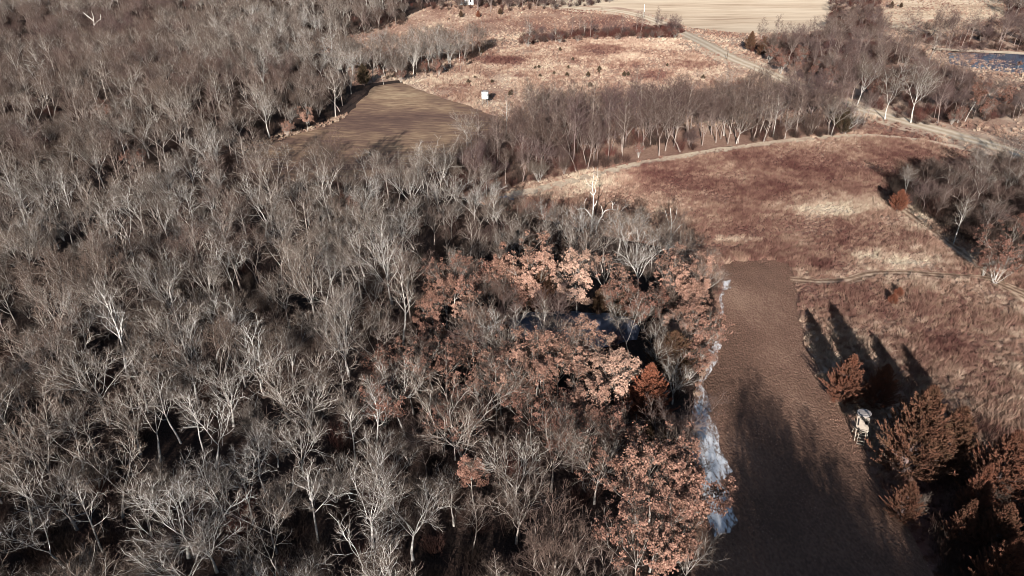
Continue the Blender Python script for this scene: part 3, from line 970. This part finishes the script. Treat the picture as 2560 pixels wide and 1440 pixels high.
# trees on this side of the plot, below the picture: their long shadows lie over the plot
sr = random.Random(5)
def shade_tree(x, y, sc_, picks):
    pool.append((x, y, height(x, y), sr.uniform(0, 6.28), sc_ * sr.uniform(.9, 1.1), sr.choice(picks), .3, False))
for x, y in ((19.5, 20), (21, 25), (22.5, 17), (24, 22), (20, 14), (23.5, 12), (26, 15), (18.5, 9), (26.5, 21), (28.5, 13), (16, 8)):
    shade_tree(x, y, 1.0, (5, 6, 3, 4, 7))
    shade_tree(x - .6, y - 3.2, 1.02, (5, 6, 3, 4))
    shade_tree(x - 1.2, y - 6.2, 1.05, (5, 6, 7))
EVERGREEN = len(BARE)
for x, y in grown([(9, -14), (80, -14), (80, 25), (50, 20), (40, 15), (31, 9), (17, 13), (9, 14)], 2.5, 77, .2):
    shade_tree(x, y, .95 if x < 30 else 1.15, (0, 1, 3, 7, 4, EVERGREEN) if x < 30 else (EVERGREEN, EVERGREEN + 1, 0))

def seen_size(t):
    x, y, z, s, pk = t[0], t[1], t[2], t[4], t[5]
    if pk >= len(BARE):
        return 0
    p = pix(x, y, z + BARE[pk].h * s * .6)
    if p is None or not (-30 < p[0] < 2590 and -30 < p[1] < 1500):
        return 0
    return BARE[pk].h * s / p[2]
pool.sort(key=seen_size, reverse=True)
nind = 300 - len(individuals)
individuals += [t for t in pool[:nind]]
rest = pool[nind:]

ORD = ['first', 'second', 'third', 'fourth', 'fifth', 'sixth', 'seventh', 'eighth', 'ninth', 'tenth', 'eleventh', 'twelfth', 'thirteenth', 'fourteenth', 'fifteenth', 'sixteenth', 'seventeenth', 'eighteenth',
       'nineteenth', 'twentieth', 'twenty-first', 'twenty-second', 'twenty-third', 'twenty-fourth', 'twenty-fifth', 'twenty-sixth', 'twenty-seventh', 'twenty-eighth', 'twenty-ninth', 'thirtieth', 'thirty-first', 'thirty-second', 'thirty-third', 'thirty-fourth', 'thirty-fifth']
SHAPE = {'spread': 'wide spreading crown', 'vase': 'vase-shaped crown', 'pole': 'tall narrow crown', 'fork': 'forked trunk', 'dome': 'low bushy crown'}

def hue(t):
    return 'pale grey' if t < .16 else 'grey' if t < .3 else 'tan' if t < .5 else 'brown' if t < .75 else 'dark brown'

def rows(items, pos, names):
    """give every item (row name, place from the left); rows are bands of depth"""
    it = sorted(range(len(items)), key=lambda i: -pos[i][1])
    n = len(names)
    out = {}
    for b in range(n):
        part = it[b * len(it) // n:(b + 1) * len(it) // n]
        part.sort(key=lambda i: pos[i][0])
        for q, i in enumerate(part):
            out[i] = (names[b], q, len(part))
    return out

BANDS = ['bottom-edge row', 'second row up', 'third row up', 'fourth row up', 'fifth row up', 'sixth row up', 'seventh row up', 'eighth row up', 'ninth row up', 'tenth row up', 'eleventh row up', 'twelfth row up', 'rearmost row']
pos = [pix(t[0], t[1], t[2] + BARE[t[5]].h * t[4] * .6)[:2] for t in individuals]
rw = rows(individuals, pos, BANDS)
for i, (x, y, z, rz, s, pk, tn, feat) in enumerate(individuals):
    k = BARE[pk]
    o = empty('bare_tree', (x, y, z), rz)
    o.scale = (s, s, s)
    for nm, me in (('trunk', k.trunk), ('crown', k.crown)):
        c = link(nm, me, o)
        c['tint'] = tn
    row, q, n = rw[i]
    tag(o, 'bare %s tree with %s, %s from left in the %s' % (hue(tn), SHAPE[k.kind], ORD[q], row), 'bare tree', 'leafless trees of the winter woods')

def zone(p):
    q = pix(p.x, p.y, p.z + 2)
    u, v = q[0], q[1]
    if v < 60: return 'far horizon line'
    if v < 130 and u > 1240 and u < 1760: return 'hedgerow behind the prairie'
    if v < 240 and u < 1260: return 'gully beyond the far plot'
    if u > 1840 and v < 340: return 'gravel road wood'
    if u > 2200 and v < 740: return 'right wood'
    if u < 1000 and v < 480: return 'wood by the far plot'
    if v < 480: return 'tree strip below the prairie'
    if u > 1660 and v < 960: return 'food plot edge'
    if u > 1580 and v >= 1050: return 'snowy food plot edge'
    if v < 800: return 'frozen pond far bank'
    if u < 1230: return 'wood left of the pond'
    return 'frozen pond near bank'

def zone_labels(items, fmt):
    z = {}
    for i, p in enumerate(items):
        z.setdefault(zone(p), []).append(i)
    out = {}
    for nm, ids in z.items():
        ids.sort(key=lambda i: pix(items[i].x, items[i].y, items[i].z)[0])
        for q, i in enumerate(ids):
            out[i] = (nm, 'only one' if len(ids) == 1 else ORD[q] + ' from left')
    return out

zl = zone_labels([o[0] for o in oaks], None)
OSH = {0: 'rounded', 1: 'tall', 2: 'full', 3: 'low', 4: 'half-bare'}
for i, (p, rz, s, pk, tn) in enumerate(oaks):
    k = OAK[pk]
    o = empty('oak_tree', p, rz)
    o.scale = (s * .86, s * .86, s)
    for nm, me in (('trunk', k.trunk), ('twigs', k.crown), ('leaves', k.leaves)):
        c = link(nm, me, o)
        c['tint'] = tn if nm == 'leaves' else .3
    tag(o, '%s oak in %s leaf, %s in the %s' % (OSH[pk], 'pale copper' if tn < .32 else 'copper' if tn < .55 else 'rust brown' if tn < .72 else 'dark red', zl[i][1], zl[i][0]), 'oak tree', 'oaks still holding dead leaves')

def czone(p):
    u, v = pix(p.x, p.y, p.z)[:2]
    if v < 60: return 'in the far top line'
    if u > 2200 and v < 560 and v > 450: return 'at the tip of the small right wood'
    if u > 2040 and v > 950: return 'beside the grey box blind' if v < 1215 and u < 2340 else 'in the shaded bottom right corner'
    if u > 1840 and v < 340: return 'by the gravel road wood' if v < 200 else 'behind the white forked tree'
    if u < 1000: return 'at the top corner of the far plot'
    if v < 830: return 'on the shaded far bank of the frozen pond'
    return 'below the frozen pond near the food plot'
cz = {}
for i, c in enumerate(cedars):
    cz.setdefault(czone(c[0]), []).append(i)
cl = {}
for nm, ids in cz.items():
    ids.sort(key=lambda i: cedars[i][0].x / (cedars[i][0].y + 30))
    for q, i in enumerate(ids):
        cl[i] = nm + ('' if len(ids) == 1 else ', %s from left' % ORD[q])
for i, (p, rz, s, pk, tn, lk) in enumerate(cedars):
    k = CEDAR[pk]
    o = empty('cedar_tree', p, rz)
    o.scale = (s, s, s)
    for nm, me in (('trunk', k.trunk), ('foliage', k.leaves)):
        c = link(nm, me, o)
        c['tint'] = tn if nm == 'foliage' else 1.0
    tag(o, '%s winter cedar %s' % (lk, cl[i]), 'cedar', 'cedars in winter bronze')

# ---- the rest of the wood, too many to single out, plus unseen shade trees
scatter('wood_and_shade_trees', stock, [(x, y, z, rz, 0.0, s, pk, tn) for x, y, z, rz, s, pk, tn, _ in rest])

# ---- brush under the trees, and a patch added to darken the bottom-right corner
recs = []
for poly, sp, seed, base in ((STRIP, 2.8, 37, .6), (WOOD, 2.9, 31, .35), (EASTWOOD, 3.0, 32, .7), (wpoly([(2215, 1190), (2330, 1190), (2560, 1230), (2720, 1300), (2720, 1520), (2400, 1520), (2290, 1330)]), 1.5, 38, .3), (SMALLWOOD, 1.6, 33, .3), (HEDGE, 2.4, 34, .8), (FARLINE, 4, 35, .6), (POND_BANK, 3.2, 36, .7)):
    for x, y in grown(poly, sp, seed, .3):
        if inside(x, y, pondp) or inside(x, y, W_FARPLOT) or inside(x, y, W_PLOT):
            continue
        if poly is WOOD and inside(x, y, STRIP):
            continue
        if fbm(x, y, .06, 3, 12) < -.25:
            continue
        recs.append((x, y, height(x, y) - .05, rnd.uniform(0, 6.28), 0.0, rnd.uniform(.6, 1.35), rnd.randrange(3), min(1, max(0, base + rnd.gauss(0, .22)))))
scatter('brush', bpy.data.collections['brush_stock'] if 'brush_stock' in bpy.data.collections else None, recs)

# ---- standing grass
def onpath(x, y, cs):
    for c, d in cs:
        for p in c:
            if (p.x - x) ** 2 + (p.y - y) ** 2 < d * d:
                return True
    return False
recs = []
def grass(poly, step, seed, sc, skip=(), paths=(), tintf=tint, thin=0.0):
    rg = random.Random(seed)
    x0, x1 = max(-300, min(p[0] for p in poly)), min(330, max(p[0] for p in poly))
    y0, y1 = min(p[1] for p in poly), min(480, max(p[1] for p in poly))
    y = y0
    while y < y1:
        x = x0
        while x < x1:
            px_, py_ = x + rg.uniform(-.5, .5) * step, y + rg.uniform(-.5, .5) * step
            x += step
            if not inside(px_, py_, poly) or any(inside(px_, py_, s) for s in skip):
                continue
            z = height(px_, py_)
            p = pix(px_, py_, z)
            if p is None or not (-80 < p[0] < 2660 and -40 < p[1] < 1520):
                continue
            t = tintf(px_, py_)
            hgt = sc * rg.uniform(.65, 1.25) * (.8 + .5 * fbm(px_, py_, .12, 3, 4))
            if t < .12:
                hgt *= .6
            if thin and rg.random() < thin:
                continue
            recs.append((px_, py_, z, rg.uniform(0, 6.28), rg.gauss(0, .14), max(.25, hgt), rg.randrange(4), t))
        y += step
pa = [([p for p in W_PATH1], 1.5), ([p for p in W_PATH2], 1.0), ([p for p in W_PATH3], 1.1), (W_ROAD, 3.0)]
def offpath(poly_recs0):
    import itertools
    grid = {}
    for c, d in pa:
        for p in c:
            grid.setdefault((int(p.x // 4), int(p.y // 4)), []).append((p.x, p.y, d))
    keep = []
    for r in recs[poly_recs0:]:
        cx, cy = int(r[0] // 4), int(r[1] // 4)
        bad = False
        for i in (-1, 0, 1):
            for j in (-1, 0, 1):
                for a, b, d in grid.get((cx + i, cy + j), ()):
                    if (a - r[0]) ** 2 + (b - r[1]) ** 2 < d * d * 1.3:
                        bad = True
        if not bad:
            keep.append(r)
        elif random.Random(r[0]).random() < .25:
            keep.append(r[:5] + (r[5] * .4,) + r[6:])
    recs[poly_recs0:] = keep
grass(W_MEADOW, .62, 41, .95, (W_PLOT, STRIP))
grass(W_PRAIRIE, 1.0, 42, 1.0, (W_FARPLOT,))
W_GRASSLAND = wpoly(GRASSLAND)
grass(W_GRASSLAND, 1.6, 43, .9, (W_HAY, W_PRAIRIE, W_FARPLOT, EASTWOOD, PONDFRONT, POND_BANK, STRIP, W_MEADOW))
edge = wpoly([(600, 384), (700, 352), (800, 322), (866, 296), (870, 284), (790, 312), (690, 338), (590, 372)])
grass(edge, .9, 44, .9, (), (), lambda x, y: .35)
offpath(0)
scatter('dry_grass', tuft_col, recs)

print('COUNTS bare', len(individuals), 'rest', len(rest), 'grass', len(recs), 'oaks', len(oaks), 'cedars', len(cedars))

lm = MB()
rg = np.random.default_rng(77)
leaf_quads(lm, np.stack([rg.normal(0, .6, 26), rg.normal(0, .6, 26), rg.uniform(.01, .06, 26)], 1), np.tile((0, 0, 1.0), (26, 1)), .05, rg)
lit_col = bpy.data.collections.new('litter_stock')
link('leaf_patch', lm.mesh('leaf_patch', [M['copper_leaf']]), None, lit_col)
recs = []
lr = random.Random(9)
W_EDGE = [Vector(p) for p in W_PLOT]
px0, px1 = min(p[0] for p in W_PLOT), max(p[0] for p in W_PLOT)
while len(recs) < 520:
    x, y = lr.uniform(px0, px1), lr.uniform(34, 112)
    if not inside(x, y, W_PLOT):
        continue
    right = min(abs(p.x - x) for p in W_EDGE if abs(p.y - y) < 1.5 and p.x > x - .2) if any(abs(p.y - y) < 1.5 and p.x > x - .2 for p in W_EDGE) else 9
    if right > 1.3 and lr.random() > max(.10, .55 * max(0, fbm(x * 3, y * .35, .12, 3, 2))):
        continue
    recs.append((x, y, height(x, y) + .10, lr.uniform(0, 6.28), 0.0, lr.uniform(.6, 1.3), 0, lr.uniform(.15, .6)))
scatter('fallen_leaves', lit_col, recs)

# ------------------------------------------------------------------ dead snags
def snag(name, p, stems, label, tn):
    o = empty(name, p)
    tr, li = MB(), MB()
    for part, pts, r0, r1 in stems:
        pts = spline([Vector(q) for q in pts], .35)
        n = len(pts)
        (tr if part == 't' else li).tube([tuple(q) for q in pts], [r0 + (r1 - r0) * (i / (n - 1)) ** .8 for i in range(n)], 7, 0, True)
    for nm, mb in (('trunk', tr), ('limbs', li)):
        if mb.v:
            c = link(nm, mb.mesh(nm, [M['dead_wood']], True), o)
            c['tint'] = tn
    return tag(o, label, 'dead tree')
H_ = snag_h
snag('dead_tree', snag_p, [('t', [(0, 0, -.2), (.05, 0, H_ * .30), (.12, .1, H_ * .52), (0, .1, H_ * .74), (-.28, .1, H_ * .88), (-.2, .1, H_)], .23, .035),
      ('t', [(.75, .2, -.2), (.95, .2, H_ * .22), (1.75, .3, H_ * .40), (2.3, .3, H_ * .485), (3.4, .3, H_ * .50), (4.4, .4, H_ * .485)], .2, .035),
      ('l', [(1.75, .3, H_ * .40), (1.7, .3, H_ * .5), (1.4, .3, H_ * .57)], .10, .03), ('l', [(3.4, .3, H_ * .50), (3.45, .3, H_ * .57), (3.2, .3, H_ * .64)], .09, .02),
      ('l', [(3.45, .3, H_ * .57), (3.7, .3, H_ * .62)], .05, .015), ('l', [(4.3, .35, H_ * .49), (4.35, .35, H_ * .54)], .05, .02),
      ('l', [(.05, 0, H_ * .37), (-.6, 0, H_ * .46), (-1.4, -.1, H_ * .53), (-2.6, -.2, H_ * .525)], .15, .03), ('l', [(-1.4, -.1, H_ * .53), (-1.5, -.1, H_ * .62), (-1.1, 0, H_ * .7)], .06, .02),
      ('l', [(.1, .1, H_ * .55), (.5, .1, H_ * .6), (.7, .2, H_ * .66)], .10, .03), ('l', [(.02, .1, H_ * .74), (.3, 0, H_ * .8), (.1, 0, H_ * .9)], .10, .02),
      ('l', [(0, .1, H_ * .74), (-.45, .1, H_ * .78), (-.5, .1, H_ * .80)], .1, .05), ('l', [(-.28, .1, H_ * .88), (-1.0, .1, H_ * .92), (-1.5, 0, H_ * 1.02)], .05, .012),
      ('l', [(-.2, .1, H_), (-.1, .2, H_ * 1.12), (-.4, .2, H_ * 1.2)], .05, .01), ('l', [(.1, 0, H_ * .9), (.5, 0, H_ * 1.05), (.4, 0, H_ * 1.18)], .04, .01)],
     'pale barkless dead tree with two stems and a broken side limb', .3)
p2, h2 = stand(1684, 520, 640)
snag('dead_tree', p2, [('t', [(0, 0, 0), (.1, 0, h2 * .4), (0, 0, h2 * .65), (-.5, 0, h2)], .15, .03), ('l', [(.1, 0, h2 * .35), (.9, 0, h2 * .55), (1.6, 0, h2 * .66), (2.2, 0, h2 * .66)], .1, .02),
      ('l', [(0, 0, h2 * .65), (.5, 0, h2 * .8), (.6, .1, h2 * 1.0)], .06, .015), ('l', [(.05, 0, h2 * .5), (-.7, 0, h2 * .75), (-1.3, 0, h2 * .95)], .06, .015)],
     'thin pale dead tree at the wood edge beside the red meadow', .15)
p3, h3 = stand(226, 38, 100)
snag('dead_tree', p3, [('t', [(0, 0, 0), (0, 0, h3 * .5), (.6, 0, h3 * .75), (-.8, 0, h3 * .92), (-2.6, 0, h3 * 1.1)], .34, .08), ('l', [(.3, 0, h3 * .6), (2.0, 0, h3 * .75), (3.6, .2, h3 * .85), (4.0, .2, h3 * 1.05)], .2, .05),
      ('l', [(.6, 0, h3 * .75), (1.0, 0, h3 * .95), (.8, 0, h3 * 1.15)], .16, .04), ('l', [(0, 0, h3 * .4), (-1.5, 0, h3 * .5), (-2.3, 0, h3 * .48)], .14, .04)],
     'far dead tree with a bleached broken top in the upper left wood', .3)

# ------------------------------------------------------------------ box blinds
def prism(mb, r, n, z0, z1, rot=0.0, sx=1.0, sy=1.0, bev=.0, cx=0, cy=0):
    rings = [(r - bev, z0), (r, z0 + bev), (r, z1 - bev), (r - bev, z1)] if bev else [(r, z0), (r, z1)]
    v = []
    for rr, z in rings:
        for k in range(n):
            a = rot + 2 * math.pi * k / n
            v.append((cx + rr * math.cos(a) * sx, cy + rr * math.sin(a) * sy, z))
    f = [(i * n + j, i * n + (j + 1) % n, (i + 1) * n + (j + 1) % n, (i + 1) * n + j) for i in range(len(rings) - 1) for j in range(n)]
    f.append(tuple(range(n))[::-1])
    f.append(tuple((len(rings) - 1) * n + j for j in range(n)))
    mb.add(v, f)

def part(name, mb, mat, parent, smooth=False):
    return link(name, mb.mesh(name, [mat], smooth), parent)

bp = at(2151, 1098)
o = tag(empty('box_blind', bp, R(-27)), 'grey wooden box blind on splayed pale legs with a ladder, beside the bronze cedars', 'hunting blind')
o.scale = (.94, .94, .94)
o.rotation_euler = (0, R(-7), R(-27))
LEG = 1.95
m_ = MB()
m_.box((0, 0, LEG + .9), (1.26, 1.26, 1.8))
for k in (-1, 1):
    for q in (-1, 1):
        m_.box((k * .61, q * .61, LEG + .9), (.09, .09, 1.82))
m_.box((0, 0, LEG - .05), (1.42, 1.42, .1))
cab = part('cabin', m_, M['panel'], o)
m_ = MB()
prism(m_, .78, 16, LEG + 1.81, LEG + 1.95, R(11.25), bev=.04)
m_.box((0, .05, LEG + 1.97), (.9, .8, .05))
part('roof', m_, M['roofing'], o)
for c, s in (((-.46, -.635, LEG + .98), (.16, .03, .98)), ((.36, -.635, LEG + 1.05), (.30, .03, .42)), ((-.635, 0, LEG + 1.05), (.03, .6, .4)), ((.635, 0, LEG + 1.05), (.03, .6, .4))):
    m_ = MB()
    m_.box(c, s)
    part('window', m_, M['dark_opening'], o)
for a, b_ in (((-.58, -.55), (-.62, -.75)), ((.58, -.55), (.68, -.75)), ((-.58, .55), (-1.1, .8)), ((.58, .55), (1.1, .85))):
    m_ = MB()
    m_.tube([(a[0], a[1], LEG - .1), (b_[0], b_[1], -.2)], .055, 6, 0, True)
    part('leg', m_, M['timber'], o)
m_ = MB()
m_.tube([(-.62, -.66, .9), (.64, -.66, 2.0)], .035, 5, 0, True)
m_.tube([(-.66, -.7, 1.3), (-.9, .7, .6)], .035, 5, 0, True)
part('brace', m_, M['timber'], o)
lad = MB()
T, B = Vector((.12, -.72, LEG)), Vector((.0, -1.2, 0))
for k in (-1, 1):
    lad.tube([tuple(T + Vector((k * .36, 0, .0))), tuple(B + Vector((k * .36, 0, -.1)))], .035, 6, 0, True)
lad_o = part('ladder', lad, M['timber'], o)
for k in range(5):
    q = T.lerp(B, (k + .7) / 5.2)
    m_ = MB()
    m_.box(tuple(q), (.70, .12, .045))
    part('rung', m_, M['timber'], lad_o)

bp = at(1213, 266)
o = tag(empty('box_blind', bp, R(6)), 'white round box blind on thin legs in the pale prairie grass', 'hunting blind')
LEG = 2.2
m_ = MB()
prism(m_, .95, 16, LEG, LEG + 1.85, 0, bev=.04)
part('cabin', m_, M['white_paint'], o)
m_ = MB()
prism(m_, 1.03, 16, LEG + 1.86, LEG + 1.98, 0, bev=.03)
prism(m_, .55, 12, LEG + 1.98, LEG + 2.05, 0)
part('roof', m_, M['roofing'], o)
for a, w, h_, z in ((-40, .42, .22, 1.1), (38, .5, .24, 1.1), (-3, .10, .7, .95), (95, .45, .24, 1.1), (180, .45, .24, 1.1), (265, .45, .24, 1.1)):
    m_ = MB()
    an = R(a - 90)
    m_.box((.945 * math.cos(an), .945 * math.sin(an), LEG + z), (w, .06, h_), an + R(90))
    part('window', m_, M['dark_opening'], o)
for k in (-1, 1):
    for q in (-1, 1):
        m_ = MB()
        m_.tube([(k * .55, q * .55, LEG), (k * .75, q * .75, -.2)], .05, 6, 0, True)
        part('leg', m_, M['steel'], o)
m_ = MB()
for k in (-.25, .25):
    m_.tube([(k, .95, LEG + .2), (k, 1.7, -.1)], .03, 5, 0, True)
for q in range(6):
    t_ = q / 6
    m_.tube([(-.25, .95 + .75 * t_, LEG + .2 - 2.3 * t_), (.25, .95 + .75 * t_, LEG + .2 - 2.3 * t_)], .02, 5, 0, True)
part('ladder', m_, M['steel'], o)

# ------------------------------------------------------------------ poles, posts, house
def pole(tx, ty, by, r, mat, label, cross):
    p, h = stand(tx, ty, by)
    o = tag(empty('utility_pole' if cross else 'post', p), label, 'pole' if cross else 'post')
    m_ = MB()
    m_.tube([(0, 0, -.3), (0, 0, h * .5), (0, 0, h)], [r, r * .85, r * .7], 8, 0, True)
    part('shaft', m_, mat, o, True)
    m_ = MB()
    if cross:
        m_.tube([(0, -r, h - .5), (0, -r - .25, h - .1), (0, -r - .25, h + .12)], [.05, .05, .07], 6, 0, True)
        part('insulator', m_, M['steel'], o)
    else:
        m_.tube([(0, 0, h), (0, 0, h + .06)], [r * 1.1, r * .6], 8, 0, True)
        part('cap', m_, mat, o)
pole(1612, 10, 43, .22, M['pale_pole'], 'pale bare utility pole standing beside the gravel road bend', True)
pole(1820, 128, 150, .13, M['dark_pole'], 'dark leaning utility pole by the gravel road above the prairie', True)
pole(1375, -2, 9, .2, M['pale_pole'], 'left of two white posts at the far end of the road', False)
pole(1389, -2, 9, .2, M['pale_pole'], 'right of two white posts at the far end of the road', False)
pole(1505, 17, 25, .12, M['dark_pole'], 'thin dark post in the far pale field', False)
pole(1887, 118, 124, .14, M['white_paint'], 'short white marker post at the edge of the road wood', False)
hp = at(1167, 9)
o = tag(empty('farm_house', hp, R(4)), 'white farm house half cut off by the top of the picture', 'house')
m_ = MB()
m_.box((0, 0, 1.6), (6.5, 8, 3.2))
m_.add([(-3.25, -4, 3.2), (3.25, -4, 3.2), (0, -4, 5.6), (-3.25, 4, 3.2), (3.25, 4, 3.2), (0, 4, 5.6)], [(0, 1, 2), (3, 5, 4)])
part('wall', m_, M['white_paint'], o)
m_ = MB()
for s_ in (-1, 1):
    m_.add([(s_ * 3.7, -4.4, 2.95), (0, -4.4, 5.75), (0, 4.4, 5.75), (s_ * 3.7, 4.4, 2.95), (s_ * 3.7, -4.4, 2.8), (0, -4.4, 5.6), (0, 4.4, 5.6), (s_ * 3.7, 4.4, 2.8)],
           [(0, 1, 2, 3), (4, 7, 6, 5), (0, 4, 5, 1), (3, 2, 6, 7), (0, 3, 7, 4)])
part('roof', m_, M['shingle'], o)
for cx, w, h_, z in ((-1.8, .9, 1.2, 1.7), (1.9, .9, 1.2, 1.7)):
    m_ = MB()
    m_.box((cx, -4.02, z), (w, .06, h_))
    part('window', m_, M['dark_opening'], o)
m_ = MB()
m_.box((.1, -4.03, 1.05), (.95, .07, 2.1))
part('door', m_, M['steel'], o)

# ------------------------------------------------------------------ small cedars dotted over the prairie
DOTS = [(1171, 211), (1187, 198), (1230, 208), (1338, 174), (1347, 172), (1432, 152), (1417, 193), (1470, 193), (1497, 184), (1498, 178), (1350, 195), (1420, 174), (1560, 192), (1204, 135), (1475, 219), (1668, 166),
        (1757, 200), (1385, 187), (1570, 190), (1400, 129), (1700, 215), (1278, 234), (1275, 240), (2244, 742), (2230, 760)]
DOTS.sort()
for i, (u_, v_) in enumerate(DOTS):
    p = at(u_, v_)
    k = CEDAR[2]
    o = empty('small_cedar', p, rnd.uniform(0, 6))
    s_ = rnd.uniform(.22, .4)
    o.scale = (s_, s_, s_ * .9)
    for nm, me in (('trunk', k.trunk), ('foliage', k.leaves)):
        c = link(nm, me, o)
        c['tint'] = .15 if v_ < 400 else .95
    tag(o, ('knee-high dark cedar dotted in the prairie grass, %s from left' % ORD[i]) if v_ < 400 else 'low rusty seedling cedar %s in the near meadow' % ('right of the pair' if i == len(DOTS) - 1 else 'left of the pair'), 'seedling', 'seedling cedars in the grass')
